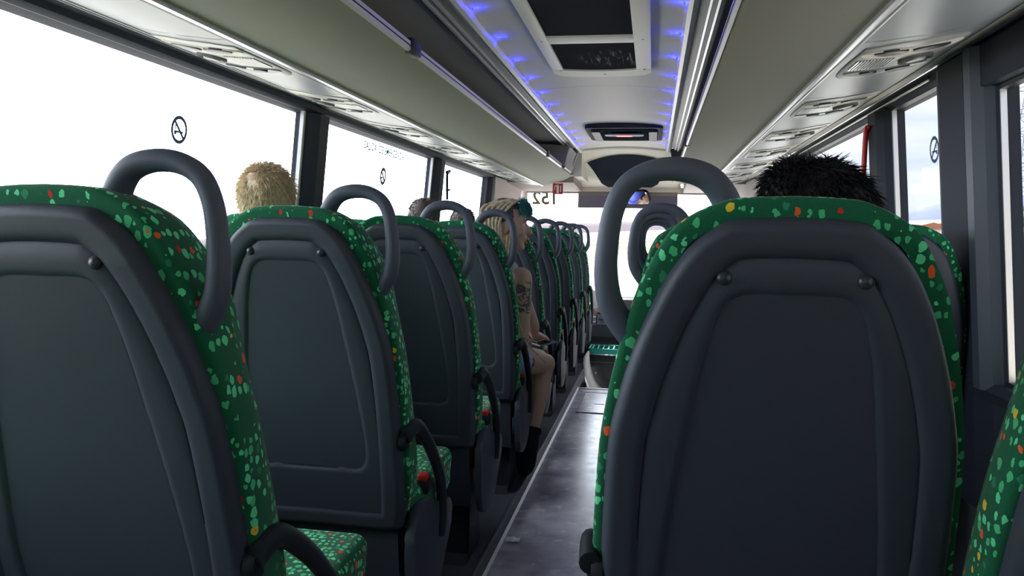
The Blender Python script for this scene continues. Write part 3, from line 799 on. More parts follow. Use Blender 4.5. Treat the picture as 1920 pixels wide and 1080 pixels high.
# number on the windscreen, seen mirrored from inside
zt = 1.725
mw = Matrix(((-1, 0, 0, -.925), (0, -.258, -1, ws_y(zt) - .012), (0, 1, 0, zt), (0, 0, 0, 1)))
mw = mw @ Matrix.Scale(.98, 4, (1, 0, 0))
tag(text_obj('windscreen_number', '152', .205, 'sticker_num', mw, None, .0006, .028), 'dark number seen mirrored on the top left of the windscreen', 'number')
# extinguisher sign
sg = empty('extinguisher_sign', 'red square sign with white extinguisher above the windscreen', 'sign', (-.655, 8.10, 1.775))
box('plate', -.052, .052, -.004, 0, -.055, .055, 'signred', sg, .003)
bm = bmesh.new(); add_box(bm, -.012, .010, -.007, -.003, -.045, .030, .002); add_box(bm, -.034, -.028, -.007, -.003, -.01, .025); add_box(bm, -.034, -.010, -.007, -.003, .025, .033); add_box(bm, .024, .034, -.007, -.003, -.03, .03); add_box(bm, -.006, .004, -.007, -.003, .03, .042)
bmobj('symbol', bm, 'white', sg, False)

# sun visor blind and inside mirror
vz = empty('windscreen_blind', 'dark purplish pull-down sun blind across the top of the windscreen', 'sun blind', (0, 0, 0))
box('blind_cloth', -.53, .56, 8.98, 8.984, 1.625, 1.765, 'visor', vz)
box('bottom_bar', -.53, .56, 8.975, 8.989, 1.620, 1.630, 'browntrim', vz, .002)
box('top_roller', -.53, .56, 8.97, 8.995, 1.760, 1.80, 'browntrim', vz, .006)
# seats ----------------------------------------------------------------
SH = [(0.0, 1.326), (.068, 1.323), (.097, 1.313), (.135, 1.280), (.168, 1.224), (.197, 1.150), (.219, 1.070), (.232, .990), (.239, .800), (.234, .62), (.225, .56), (.20, .535), (0, .535)]
FB = [(0.0, 1.358), (.055, 1.356), (.095, 1.349), (.150, 1.318), (.183, 1.265), (.205, 1.213), (.227, 1.130), (.243, 1.045), (.252, .960), (.259, .775), (.255, .66), (.243, .60), (.215, .575), (0, .575)]
def yback(z): # recline
    d = 1.25 - z
    return .26 * d + (.10 * max(0, -d) ** 1.0) * 1.0
def outline(pts, n=5):
    half = smooth_path([(a, 0, b) for a, b in pts], n)
    return [(p.x, p.z) for p in half]
def sdf(x, z, half):
    best = 9
    for (a, b), (c, d) in zip(half, half[1:]):
        ex, ez = c - a, d - b; l2 = ex * ex + ez * ez
        t = 0 if l2 == 0 else max(0, min(1, ((x - a) * ex + (z - b) * ez) / l2))
        best = min(best, math.hypot(x - a - ex * t, z - b - ez * t))
    return best
def smst(a, b, x):
    t = max(0, min(1, (x - a) / (b - a))); return t * t * (3 - 2 * t)
INNER = [(0, 1.236), (.05, 1.236), (.078, 1.228), (.098, 1.20), (.115, 1.13), (.135, 1.0), (.152, .86), (.158, .76), (.150, .715), (.12, .698), (.06, .705), (0, .708)]
def half_at(z, half):
    w = 0
    for (a, b), (c, d) in zip(half, half[1:]):
        if (b - z) * (d - z) <= 0 and b != d: w = max(w, a + (c - a) * (b - z) / (b - d))
    return w
def shell_mesh():
    half = outline(SH); inner = outline(INNER)
    zt, zb = 1.3258, .5355
    rows, cols = 210, 120; V, Fc = [], []
    for j in range(rows + 1):
        v = j / rows; z = zt + (zb - zt) * (v ** 1.25 if v < 1 else 1)
        if j == 0: z = zt - .0004
        w = half_at(z, half)
        for i in range(cols + 1):
            u = -1 + 2 * i / cols; uu = math.copysign(abs(u) ** .85, u); x = w * uu; ax = abs(x)
            e = sdf(ax, z, half)
            if i in (0, cols) or j in (0, rows): e = 0
            y = yback(z) - .010 + .030 * (1 - smst(0, .013, e)) ** 2            # rolled edge
            fade = smst(.70, 1.22, z)
            y += .0075 * math.exp(-((e - .045) / .0042) ** 2) * (.12 + .88 * fade) + .004 * math.exp(-((e - .049) / .012) ** 2) * fade # groove
            y -= .004 * (1 - smst(.040, .050, e))
            ei = sdf(ax, z, inner); ins = (z < 1.236 and z > .70 and ax < half_at(z, inner))
            sgn = -ei if ins else ei
            y += .0045 * (1 - smst(-.0035, .0035, sgn))
            y += .006 * smst(.10, .0, ax) * 0
            V.append((x, y, z))
    for j in range(rows):
        for i in range(cols): a = j * (cols + 1) + i; Fc.append((a, a + 1, a + cols + 2, a + cols + 1))
    me = bpy.data.meshes.new('back_shell'); me.from_pydata(V, [], Fc); return me
def cushion_mesh():
    half = outline(FB, 4); ring = [(x, z) for x, z in half] + [(-x, z) for x, z in half[::-1][1:-1]]
    n = len(ring); V, Fc = [], []
    def ins(x, z, k):
        # move towards the axis by k metres
        L = math.hypot(x, (z - 1.0) * .6) + 1e-6; cx, cz = 0, max(.75, min(z, 1.15))
        dx_, dz_ = cx - x, cz - z; L = math.hypot(dx_, dz_) + 1e-6; k = min(k, L * .9)
        return x + dx_ / L * k, z + dz_ / L * k
    def th(z): return .105 + .045 * math.exp(-((z - 1.22) / .10) ** 2)
    lay = [(.0, .030), (.0, .012), (.012, .003), (.10, .0), (.55, .0), (.85, .008), (.97, .022), (1.0, .045), (1.0, .10), (.98, .16)]
    for (t, k) in lay:
        for (x, z) in ring:
            a, b = ins(x, z, k); V.append((a, yback(b) + .006 + t * th(z), b))
    for L in range(len(lay) - 1):
        for i in range(n): Fc.append((L * n + i, L * n + (i + 1) % n, (L + 1) * n + (i + 1) % n, (L + 1) * n + i))
    c = len(V); V.append((0, yback(1.0) + .105, 1.0))
    b0 = (len(lay) - 1) * n
    for i in range(n): Fc.append((b0 + i, b0 + (i + 1) % n, c))
    me = bpy.data.meshes.new('backrest_cushion'); me.from_pydata(V, [], Fc)
    bm = bmesh.new(); bm.from_mesh(me); bmesh.ops.recalc_face_normals(bm, faces=bm.faces); bm.to_mesh(me); bm.free(); return me
SHELL, CUSH = shell_mesh(), cushion_mesh()
SHELL.materials.append(MATS['shell']); CUSH.materials.append(MATS['fabric'])
for me in (SHELL, CUSH):
    for p in me.polygons: p.use_smooth = True
def make_seat(s, handle=True):
    """s = +1: aisle on the +x side"""
    r = empty('coach_seat', 'x', 'seat', (0, 0, PLAT))
    dz = -PLAT
    def T(pts): return [(a, b, c + dz) for a, b, c in pts]
    o = bpy.data.objects.new('back_shell', SHELL); COL.objects.link(o); o.parent = r; o.location = (0, 0, dz)
    so = o.modifiers.new('t', 'SOLIDIFY'); so.thickness = .008; so.offset = -1
    sh = o
    o = bpy.data.objects.new('backrest_cushion', CUSH); COL.objects.link(o); o.parent = r; o.location = (0, 0, dz)
    for (x, z) in ((-.0875, 1.25), (.0875, 1.25)):
        disc('bolt', (x, yback(z) - .012, z + 0), .0105, (0, -1, .2), .006, 'bolt', sh, seg=20, dome=.004)
    for (x, z) in ((-.166, .862), (.166, .880), (.154, .622), (-.154, .622)):
        q = disc('screw_cup', (x, yback(z) - .0105, z), .0085, (0, -1, -.25), .004, 'channel', sh, seg=18)
        disc('screw_hole', (x, yback(z) - .0150, z - .001), .0055, (0, -1, -.25), .0012, 'black', sh, seg=14)
    if handle:
        pth = [(.078, .045, 1.318), (.084, .04, 1.352), (.108, .035, 1.382), (.145, .033, 1.394), (.185, .033, 1.391), (.218, .033, 1.372), (.236, .033, 1.335), (.243, .034, 1.285), (.2435, .036, 1.245), (.236, .042, 1.205), (.216, .05, 1.172), (.196, .06, 1.150)]
        V, Fc = tube_vf(smooth_path([(s * a, b, c + dz) for a, b, c in pth], 5), lambda t: .0172 + .0025 * math.cos(2 * PI * t), 16, 1.15)
        meshobj('grab_handle', V, Fc, 'handle', r)
    # seat cushion
    bm = bmesh.new(); add_box(bm, -.247, .247, .235, .69, .50 + dz, .615 + dz, 0)
    for v in bm.verts:
        if v.co.y > .5: v.co.z += .012; v.co.x *= .97
        if v.co.z < .55 + dz and v.co.y > .5: v.co.z -= .02; v.co.y -= .04
    bmesh.ops.bevel(bm, geom=list(bm.edges), offset=.032, segments=4, profile=.5, affect='EDGES')
    bmobj('seat_cushion', bm, 'fabric', r)
    # pan / back of the base, side cover, leg
    bm = bmesh.new(); add_box(bm, -.225, .225, .215, .58, .44 + dz, .52 + dz, .015)
    bmobj('seat_pan', bm, 'dark', r)
    prism('rear_cover', [(.185, .545 + dz), (.20, .42 + dz), (.235, .30 + dz), (.26, .30 + dz), (.24, .54 + dz)], 'x', -.225, .215, 'shell', r)
    sc2 = [(.17, .50), (.19, .55), (.25, .585), (.33, .575), (.40, .535), (.50, .515), (.56, .50), (.575, .46), (.56, .42), (.50, .36), (.44, .30), (.36, .27), (.24, .28), (.19, .36)]
    sc2 = [(p.x, p.y + dz) for p in smooth_path([(a, b, 0) for a, b in sc2 + sc2[:1]], 4)[:-1]]
    a, b = sorted((s * .238, s * .264)); prism('side_cover', sc2, 'x', a, b, 'shell', r, bev=.008)
    leg = [(.27, .30), (.46, .30), (.44, .16), (.46, .0), (.50, -.02), (.24, -.02), (.28, .02), (.29, .16)]
    a, b = sorted((s * .10, s * .20)); prism('leg', [(p, max(q, 0) * .9 + (.0 if q > 0 else 0) + (dz + .0 if False else 0)) for p, q in leg][:0] or [(p, (q + .02) * .80) for p, q in leg], 'x', a, b, 'dark', r, bev=.01)
    # buckle
    bk = box('buckle', min(s * .225, s * .258), max(s * .225, s * .258), .315, .355, .585 + dz, .628 + dz, 'black', r, .006)
    box('release_button', min(s * .229, s * .254), max(s * .229, s * .254), .313, .345, .622 + dz, .640 + dz, 'red', bk, .004)
    # armrest
    if handle:
        path = [(s * 0.260, .11, .80), (s * 0.264, .17, .812), (s * 0.266, .25, .765), (s * 0.266, .34, .69), (s * 0.266, .415, .60), (s * 0.266, .44, .50), (s * 0.264, .435, .43)]
        V, Fc = tube_vf(smooth_path(T(path), 5), lambda t: .021 - .004 * t, 12, .8, Vector((1, 0, 0)))
        ar = meshobj('armrest', V, Fc, 'dark', r)
        disc('pivot', (s * .240, .13, .785 + dz), .027, (s, 0, 0), .018, 'dark', ar)
    return r
seatL, seatLW = make_seat(1), make_seat(1, False)
seatR, seatRW = make_seat(-1), make_seat(-1, False)
def put(base, used, loc, label, group):
    o = base if not used else copy_tree(base, loc)
    o.location = loc; o['label'] = label; o['group'] = group; return o
num = ['frontmost']; 
names = ['first', 'second', 'third', 'fourth', 'fifth', 'sixth', 'seventh', 'eighth', 'ninth']
for k, y in enumerate(ROWL):
    lab = {0: 'green speckled coach seat with grab handle, nearest on the left of the aisle',
           1: 'green speckled aisle seat with grab handle, in front of the nearest left one',
           3: 'green speckled aisle seat on the left occupied by the person with dreadlocks'}.get(k, 'green speckled aisle seat, %s from the camera on the left of the aisle' % names[k])
    put(seatL, k > 0, (-.531, y, PLAT), lab, 'left aisle seats')
    lab = 'green speckled window seat on the left, beside the %s aisle seat from the camera' % names[k]
    put(seatLW, k > 0, (-1.057, y + .01, PLAT), lab, 'left window seats')
for k, y in enumerate(ROWR):
    lab = ['large grey backed coach seat with grab handle and green rim filling the right foreground',
           'aisle seat on the right whose grab handle shows through the big nearest handle', 'right aisle seat, third from the camera', 'right aisle seat, fourth from the camera', 'right aisle seat, furthest from the camera'][k]
    put(seatR, k > 0, (.492, y, PLAT), lab, 'right aisle seats')
    lab = ['dark green speckled seat edge cut off at the lower right corner', 'right window seat peeking out behind the large foreground seat by the window', 'right window seat, third from the camera', 'right window seat, fourth from the camera', 'right window seat, furthest from the camera'][k]
    put(seatRW, k > 0, ((1.004 if k == 0 else 1.018), y - (.10 if k == 0 else 0), PLAT), lab, 'right window seats')

for bs, x, y, lb in ((seatL, -.531, .18, 'unseen green speckled aisle seat added at the rear left for shade'), (seatLW, -1.057, .18, 'unseen green speckled window seat added at the rear left for shade'), (seatL, -.531, -.65, 'unseen green speckled aisle seat added at the rear left for shade'), (seatLW, -1.057, -.65, 'unseen green speckled window seat added at the rear left for shade'),
                     (seatR, .492, -.42, 'unseen green speckled aisle seat added at the rear right for shade'), (seatRW, 1.018, -.42, 'unseen green speckled window seat added at the rear right for shade')):
    o = copy_tree(bs, (x, y, PLAT)); o['label'] = lb; o['group'] = 'unseen seats added beside and behind the camera for shade'  # out of view, added to shade the lower seat backs
# ------------------------------------------------------------------ people
def ellipsoid(c, r, rot=None, u=20, v=12):
    V, Fc = [], []; c = Vector(c)
    for j in range(v + 1):
        th = PI * j / v
        for i in range(u):
            q = 2 * PI * i / u; p = Vector((r[0] * math.sin(th) * math.cos(q), r[1] * math.sin(th) * math.sin(q), r[2] * math.cos(th)))
            if rot: p = rot @ p
            V.append(c + p)
    for j in range(v):
        for i in range(u): Fc.append((j * u + i, j * u + (i + 1) % u, (j + 1) * u + (i + 1) % u, (j + 1) * u + i))
    return V, Fc
def cone(p, q, r1, r2, u=16):
    """round cone"""
    p, q = Vector(p), Vector(q); t = (q - p); L = t.length; t.normalize(); a = t.orthogonal().normalized(); b = t.cross(a)
    rings = []
    for k in range(5): th = PI / 2 * k / 4; rings.append((-r1 * math.cos(th), max(r1 * math.sin(th), 1e-4)))
    for k in range(5): th = PI / 2 * k / 4; rings.append((L + r2 * math.sin(th), max(r2 * math.cos(th), 1e-4)))
    V, Fc = [], []
    for (d, r) in rings:
        for i in range(u): w = 2 * PI * i / u; V.append(p + t * d + (a * math.cos(w) + b * math.sin(w)) * r)
    for j in range(len(rings) - 1):
        for i in range(u): Fc.append((j * u + i, j * u + (i + 1) % u, (j + 1) * u + (i + 1) % u, (j + 1) * u + i))
    return V, Fc
def blob(name, parts, m, parent=None, voxel=.007, smooth=6, mats_fn=None):
    V, Fc = [], []
    for pt in parts:
        v, f = ellipsoid(*pt[1:]) if pt[0] == 'e' else cone(*pt[1:])
        b = len(V); V += v; Fc += [tuple(b + i for i in q) for q in f]
    me = bpy.data.meshes.new(name + '_t'); me.from_pydata([tuple(v) for v in V], [], Fc)
    bm = bmesh.new(); bm.from_mesh(me); bmesh.ops.remove_doubles(bm, verts=bm.verts, dist=1e-5); bmesh.ops.recalc_face_normals(bm, faces=bm.faces); bm.to_mesh(me); bm.free()
    o = bpy.data.objects.new('t', me); COL.objects.link(o)
    r = o.modifiers.new('r', 'REMESH'); r.mode = 'VOXEL'; r.voxel_size = voxel
    s = o.modifiers.new('s', 'SMOOTH'); s.factor = .5; s.iterations = smooth
    dg = bpy.context.evaluated_depsgraph_get(); out = bpy.data.meshes.new_from_object(o.evaluated_get(dg))
    bpy.data.objects.remove(o); out.name = name; out.materials.clear()
    ob = link(name, out, m, parent)
    if mats_fn:
        for p in out.polygons: p.material_index = mats_fn(p.center)
    return ob
def hand_parts(wr, dirv, palmn, side, k=1.0, curl=.6):
    """palm, four fingers and a thumb; dirv forward, palmn out of the back of the hand"""
    d = Vector(dirv).normalized(); n = Vector(palmn).normalized(); n = (n - d * n.dot(d)).normalized(); t = d.cross(n) * side; wr = Vector(wr)
    P = [('c', wr, wr + d * .05 * k, .024 * k, .026 * k), ('c', wr + t * .02 * k + d * .03 * k, wr + t * .026 * k + d * .078 * k, .014 * k, .011 * k), ('c', wr - t * .02 * k + d * .03 * k, wr - t * .026 * k + d * .074 * k, .014 * k, .011 * k), ('c', wr + d * .03 * k, wr + d * .08 * k, .015 * k, .012 * k)]
    for i, (o, L) in enumerate(((.029, .064), (.010, .074), (-.010, .070), (-.029, .054))):
        b = wr + t * o * k + d * .080 * k; a = curl * .5
        p = b; ang = 0
        for j, f in enumerate((.45, .32, .23)):
            ang += curl * (.7 if j == 0 else .9)
            q = p + (d * math.cos(ang) - n * math.sin(ang)) * L * f * k
            P.append(('c', p, q, (.0092 - .0012 * j) * k, (.0085 - .0012 * j) * k)); p = q
    b = wr + t * .026 * k + d * .02 * k; q = b + (t * .7 + d * .8 - n * .25).normalized() * .034 * k; r = q + (t * .2 + d * 1 - n * .35).normalized() * .028 * k
    P += [('c', b, q, .013 * k, .0105 * k), ('c', q, r, .0105 * k, .0085 * k)]
    return P
def head_parts(c, f, upv=(0, 0, 1), k=1.0):
    """c centre of the skull, f facing"""
    c = Vector(c); f = Vector(f).normalized(); u = Vector(upv).normalized(); f = (f - u * f.dot(u)).normalized(); s = f.cross(u)
    M = Matrix((s, f, u)).transposed()
    P = lambda a, b, d: c + (s * a + f * b + u * d) * k
    q = [('e', P(0, -.008, .018), (.076 * k, .095 * k, .098 * k), M), ('e', P(0, .022, -.030), (.062 * k, .070 * k, .082 * k), M),
         ('e', P(0, .050, -.078), (.040 * k, .036 * k, .030 * k), M), ('c', P(0, .086, .004), P(0, .110, -.032), .009 * k, .0125 * k),
         ('e', P(0, .088, -.060), (.024 * k, .012 * k, .011 * k), M), ('e', P(0, .074, -.098), (.020 * k, .016 * k, .016 * k), M),
         ('e', P(0, .077, .022), (.050 * k, .014 * k, .012 * k), M), ('c', P(0, -.01, -.07), P(0, -.03, -.15), .048 * k, .052 * k)]
    for a in (-1, 1):
        q += [('e', P(a * .078, -.008, -.018), (.010 * k, .018 * k, .030 * k), M), ('e', P(a * .038, .066, -.032), (.022 * k, .018 * k, .020 * k), M)]
    return q, P, M
def tufts(name, c, r, M, m, parent, n=300, L=.03, drop=.5, filt=None, rad=.004, seed=1, cap=True, lift=.3, skip=None):
    rnd = random.Random(seed); V, Fc = [], []; c = Vector(c)
    if cap:
        v, f = ellipsoid(c, r, M, 28, 18); keep = []
        V += v
        for q in f:
            cen = sum((v[i] for i in q), Vector()) / 4
            loc = M.transposed() @ (cen - c)
            if filt is None or filt(loc): Fc.append(q)
    for _ in range(n):
        while True:
            th = math.acos(rnd.uniform(-1, 1)); q = rnd.uniform(0, 2 * PI)
            loc = Vector((r[0] * math.sin(th) * math.cos(q), r[1] * math.sin(th) * math.sin(q), r[2] * math.cos(th)))
            if (filt is None or filt(loc)) and (skip is None or not skip(loc)): break
        nrm = (M @ loc).normalized(); p = c + M @ loc
        tang = Vector((0, 0, -1)) - nrm * nrm.dot(Vector((0, 0, -1))) + Vector((rnd.uniform(-.6, .6), rnd.uniform(-.6, .6), rnd.uniform(-.3, .3)))
        l = L * rnd.uniform(.6, 1.3); p = p - nrm * .004
        p1 = p + (nrm * lift + tang * drop * .6).normalized() * l * .5; p2 = p1 + (nrm * lift * .4 + tang * drop).normalized() * l * .5
        rr = rad * rnd.uniform(.7, 1.3)
        v, f = tube_vf([p, p1, p2], lambda t: rr * (1.05 - t), 5); b = len(V); V += v; Fc += [tuple(b + i for i in q) for q in f]
    return meshobj(name, V, Fc, m, parent, fix=False)
def sitter(label, x, yb, seat_z, head, facing, shirt, trousers, skin, hands=True, sc_=1.0, foot_z=.07, arms=None, knee_x=.10):
    """a person sitting on a seat whose back is at yb"""
    root = empty('person', label, 'person', (x, yb + .3, foot_z)); W = Vector((x, yb + .3, foot_z))
    def G(p): return Vector(p) - W
    hip = Vector((x, yb + .41, seat_z + .11)); H = Vector(head); neck = H + Vector((0, -.02, -.15)); chest = Vector(((x + neck.x) / 2, (hip.y + neck.y) / 2 - .02, neck.z - .20)); sh = neck + Vector((0, 0, -.05))
    hp, P, M = head_parts(H, facing)
    torso = [('e', hip, (.165, .12, .12)), ('c', hip, chest, .115, .125), ('e', chest + Vector((-.06, 0, 0)), (.10, .10, .14)), ('e', chest + Vector((.06, 0, 0)), (.10, .10, .14)), ('c', chest + Vector((0, 0, .06)), neck, .10, .055),
             ('c', sh + Vector((-.14, 0, -.04)), sh + Vector((.14, 0, -.04)), .058, .058)]
    A = arms or [((-.175, .0, -.05), (-.215, .06, -.30), (-.11, .28, -.36)), ((.175, .0, -.05), (.215, .06, -.30), (.11, .28, -.36))]
    arm, sleeve, hand = [], [], []
    for sg, (a, b, c) in zip((-1, 1), A):
        a, b, c = sh + Vector(a), sh + Vector(b), sh + Vector(c)
        arm += [('c', a, b, .050, .038), ('c', b, c, .038, .026)]; sleeve += [('c', a, a + (b - a) * .62, .060, .055)]
        hand += hand_parts(c, (c - b), (0, 0, 1), sg, 1.0, .5)
    legs, tl, feet = [], [], []
    for sg in (-1, 1):
        k = Vector((x + sg * knee_x, yb + .72, seat_z + .07)); an = Vector((x + sg * knee_x, yb + .70, foot_z + .09)); h = hip + Vector((sg * .085, 0, -.01))
        legs += [('c', h, k, .075, .055), ('c', k, an, .052, .036)]; tl += [('c', h, k, .088, .066), ('c', k, an + Vector((0, 0, .03)), .064, .055)]
        feet.append((an, [('c', an + Vector((0, -.02, -.035)), an + Vector((0, .13, -.055)), .046, .035), ('c', an + Vector((0, 0, .02)), an + Vector((0, 0, -.03)), .045, .045)]))
        legs += [('c', an, an + Vector((0, .10, -.05)), .034, .026)]
    def S(parts): return [(p[0], G(p[1]), G(p[2]), *p[3:]) if p[0] == 'c' else (p[0], G(p[1]), *p[2:]) for p in parts]
    blob('body', S(hp + torso + arm + hand + legs), skin, root, .008)
    inf = lambda ps, d: [(p[0], p[1], tuple(r + d for r in p[2]), *p[3:]) if p[0] == 'e' else (*p[:3], p[3] + d, p[4] + d) for p in ps]
    tt = [p for i, p in enumerate(inf(torso, .012)) if i != 4] + [('c', chest + Vector((0, 0, .05)), sh + Vector((0, 0, -.005)), .105, .06)]
    blob('shirt', S(tt + sleeve), shirt, root, .009)
    blob('trousers', S(inf([torso[0]], .018) + tl), trousers, root, .010)
    for an, fp in feet: blob('shoe', S(fp), 'black', root, .008)
    for a in (-1, 1):
        e = P(a * .031, .0745, .001); eo = meshobj('eye', *ellipsoid(G(e), (.012, .010, .009)), 'white', root); e2 = P(a * .031, .0825, .001); meshobj('iris', *ellipsoid(G(e2), (.0055, .0035, .0055)), 'black', eo)
    return root, G, P, M
# passenger with dark curly hair in the big right seat
c = Vector((.600, 1.50, 1.322))
r_, G, P, M = sitter('person with dark curly hair in the big right foreground seat, seen from behind', .50, 1.09, .62, c, (.05, 1, 0), 'tee_grey', 'trouser_grey', 'skin2')
tufts('hair', G(P(0, -.014, .014)), (.094, .110, .104), M, 'hair_dark', r_, 7000, .030, 1.3, lambda l: l.z > -.085 and (l.y < .055 or l.z > .045), .0017, 3, True, .14)
tufts('curls', G(P(-.045, -.02, .055)), (.055, .07, .062), M, 'hair_dark', r_, 1500, .026, 1.1, lambda l: l.z > .0, .0016, 4, True, .5)
# blond passenger
c = Vector((-.915, 2.42, 1.388))
r_, G, P, M = sitter('person with short tousled blond hair, seen over the second left aisle seat', -.96, 1.90, .62, c, (.0, 1, 0), 'tee_light', 'denim', 'skin', arms=None)
tufts('hair', G(P(0, -.014, .020)), (.082, .095, .100), M, 'hair_blond', r_, 6500, .034, 1.3, lambda l: l.z > -.085 and (l.y < .06 or l.z > .05), .0014, 5, True, .22, lambda l: Vector((l.x + .005, l.y + .080, l.z - .052)).length < .020)
meshobj('scalp_whorl', *ellipsoid(G(P(-.005, -.0885, .070)), (.024, .010, .022), M), 'skin', r_)
# two more heads by the windows
c = Vector((-1.02, 4.56, 1.382))
r_, G, P, M = sitter('person with smooth dark hair by the left window, seen under the third grab handle', -1.03, 4.27, .62, c, (0, 1, 0), 'tee_grey', 'trouser_grey', 'skin')
tufts('hair', G(P(0, -.012, .020)), (.083, .103, .103), M, 'hair_brown', r_, 2500, .035, 1.4, lambda l: l.z > -.09 and (l.y < .06 or l.z > .05), .0016, 8, True, .05)
c = Vector((-.985, 5.40, 1.36))
r_, G, P, M = sitter('person with dark hair by the left window, just behind the dreadlocks', -1.03, 5.11, .62, c, (0, 1, 0), 'tee_light', 'denim', 'skin')
tufts('hair', G(P(0, -.012, .020)), (.083, .103, .103), M, 'hair_brown', r_, 2500, .035, 1.4, lambda l: l.z > -.09 and (l.y < .06 or l.z > .05), .0016, 9, True, .05)

# person with dreadlocks turned towards the aisle
gr = empty('person', 'tattooed person with blond dreadlocks and black boots turned to the aisle, holding a phone', 'person', (-.40, 3.8, PLAT)); GW = Vector((-.40, 3.8, PLAT))
def G(p): return Vector(p) - GW
def S(parts): return [(p[0], G(p[1]), G(p[2]), *p[3:]) if p[0] == 'c' else (p[0], G(p[1]), *p[2:]) for p in parts]
HC = Vector((-.372, 3.74, 1.350)); fc = Vector((1, .16, -.05))
hp, P, M = head_parts(HC, fc, (0.06, 0, 1), 1.03)
neckb = Vector((-.395, 3.77, 1.17)); chest = Vector((-.40, 3.80, 1.02)); waist = Vector((-.425, 3.80, .84)); hip = Vector((-.44, 3.82, .735))
rs, re, rw = Vector((-.288, 3.67, 1.10)), Vector((-.290, 3.72, .80)), Vector((-.325, 3.95, .775))
ls, le, lw = Vector((-.37, 3.93, 1.10)), Vector((-.28, 4.03, .84)), Vector((-.285, 4.13, .775))
rk, ra = Vector((-.232, 4.15, .625)), Vector((-.298, 4.00, .165)); lk, la = Vector((-.29, 4.32, .62)), Vector((-.36, 4.22, .165))
arms = [('c', rs, rs + (re - rs) * .35, .052, .048), ('c', rs + (re - rs) * .35, re, .048, .038), ('c', re, rw, .038, .024), ('c', ls, le, .045, .034), ('c', le, lw, .034, .023)]
torso = [('e', hip, (.13, .15, .11)), ('c', hip, waist, .115, .10), ('c', waist, chest, .10, .105), ('e', chest + Vector((0, -.06, .0)), (.085, .085, .12)), ('e', chest + Vector((0, .06, .0)), (.085, .085, .12)), ('c', rs + Vector((-.03, .05, -.0)), ls + Vector((-.01, -.04, 0)), .048, .048), ('c', chest, neckb, .09, .05), ('c', neckb, HC + Vector((-.03, 0, -.08)), .045, .044)]
hipR, hipL = Vector((-.42, 3.79, .70)), Vector((-.46, 3.89, .70))
legs = [('c', hipR, rk, .082, .058), ('c', rk, rk + (ra - rk) * .35, .052, .052), ('c', rk + (ra - rk) * .35, ra, .052, .034), ('c', hipL, lk, .08, .058), ('c', lk, lk + (la - lk) * .35, .05, .05), ('c', lk + (la - lk) * .35, la, .05, .034)]
hands = hand_parts(rw, (.12, 1, -.12), (.2, 0, 1), -1, .92, .75) + hand_parts(lw, (.4, .9, -.15), (0, 0, 1), 1, .92, .6)
def tattoo_skin(spots):
    nt = MATS['tattoo'].node_tree; N, L = nt.nodes, nt.links
    nz_ = [n for n in N if n.type == 'TEX_NOISE'][0]; rp_ = [n for n in N if n.type == 'VALTORGB'][0]; tc_ = [n for n in N if n.type == 'TEX_COORD'][0]
    last = None
    for c_, r_2 in spots:
        d_ = N.new('ShaderNodeVectorMath'); d_.operation = 'DISTANCE'; L.new(tc_.outputs['Object'], d_.inputs[0]); d_.inputs[1].default_value = c_
        m_ = N.new('ShaderNodeMath'); m_.operation = 'DIVIDE'; L.new(d_.outputs['Value'], m_.inputs[0]); m_.inputs[1].default_value = r_2
        if last is None: last = m_
        else:
            k_ = N.new('ShaderNodeMath'); k_.operation = 'MINIMUM'; L.new(last.outputs[0], k_.inputs[0]); L.new(m_.outputs[0], k_.inputs[1]); last = k_
    mr2 = N.new('ShaderNodeMapRange'); mr2.inputs['From Min'].default_value = .6; mr2.inputs['From Max'].default_value = 1.15; mr2.inputs['To Max'].default_value = .45; L.new(last.outputs[0], mr2.inputs['Value'])
    a_ = N.new('ShaderNodeMath'); L.new(nz_.outputs[0], a_.inputs[0]); L.new(mr2.outputs[0], a_.inputs[1]); L.new(a_.outputs[0], rp_.inputs[0])
tattoo_skin([(G(rs + (re - rs) * .27), .125), (G(re + Vector((0, 0, .03))), .06), (G(hipR + (rk - hipR) * .55 + Vector((.03, -.05, .01))), .06)])
blob('body', S(hp + torso + arms + legs + hands), 'tattoo', gr, .0055, 5)
blob('tank_top', S([('c', hip + Vector((0, 0, .04)), waist, .118, .107), ('c', waist, chest, .107, .112), ('e', chest + Vector((0, -.055, -.01)), (.092, .092, .118)), ('e', chest + Vector((0, .055, -.01)), (.092, .092, .118)), ('c', Vector((-.39, 3.715, 1.14)), Vector((-.36, 3.70, 1.08)), .032, .04), ('c', Vector((-.37, 3.73, 1.155)), Vector((-.345, 3.69, 1.135)), .040, .045), ('c', Vector((-.39, 3.86, 1.14)), Vector((-.36, 3.88, 1.08)), .032, .04)]), 'tee_light', gr, .008)
blob('shorts', S([('e', hip, (.14, .16, .115)), ('c', hipR, hipR + (rk - hipR) * .38, .093, .088), ('c', hipL, hipL + (lk - hipL) * .38, .093, .088)]), 'denim', gr, .008)
for kk, aa in ((rk, ra), (lk, la)):
    d = (kk - aa).normalized()
    b = blob('boot', S([('c', aa + d * .115, aa + Vector((0, 0, -.03)), .050, .054), ('c', aa + Vector((0, -.02, -.045)), aa + Vector((-.02, .14, -.052)), .048, .038), ('c', aa + Vector((0, -.035, -.06)), aa + Vector((0, 0, -.06)), .034, .034)]), 'sock', gr, .007)
    disc('boot_cuff', G(aa + d * .125), .056, d, .03, 'sock', b)
def trf(name, outer, m, parent):
    return prism(name, outer, 'z', 0, .01, m, parent)
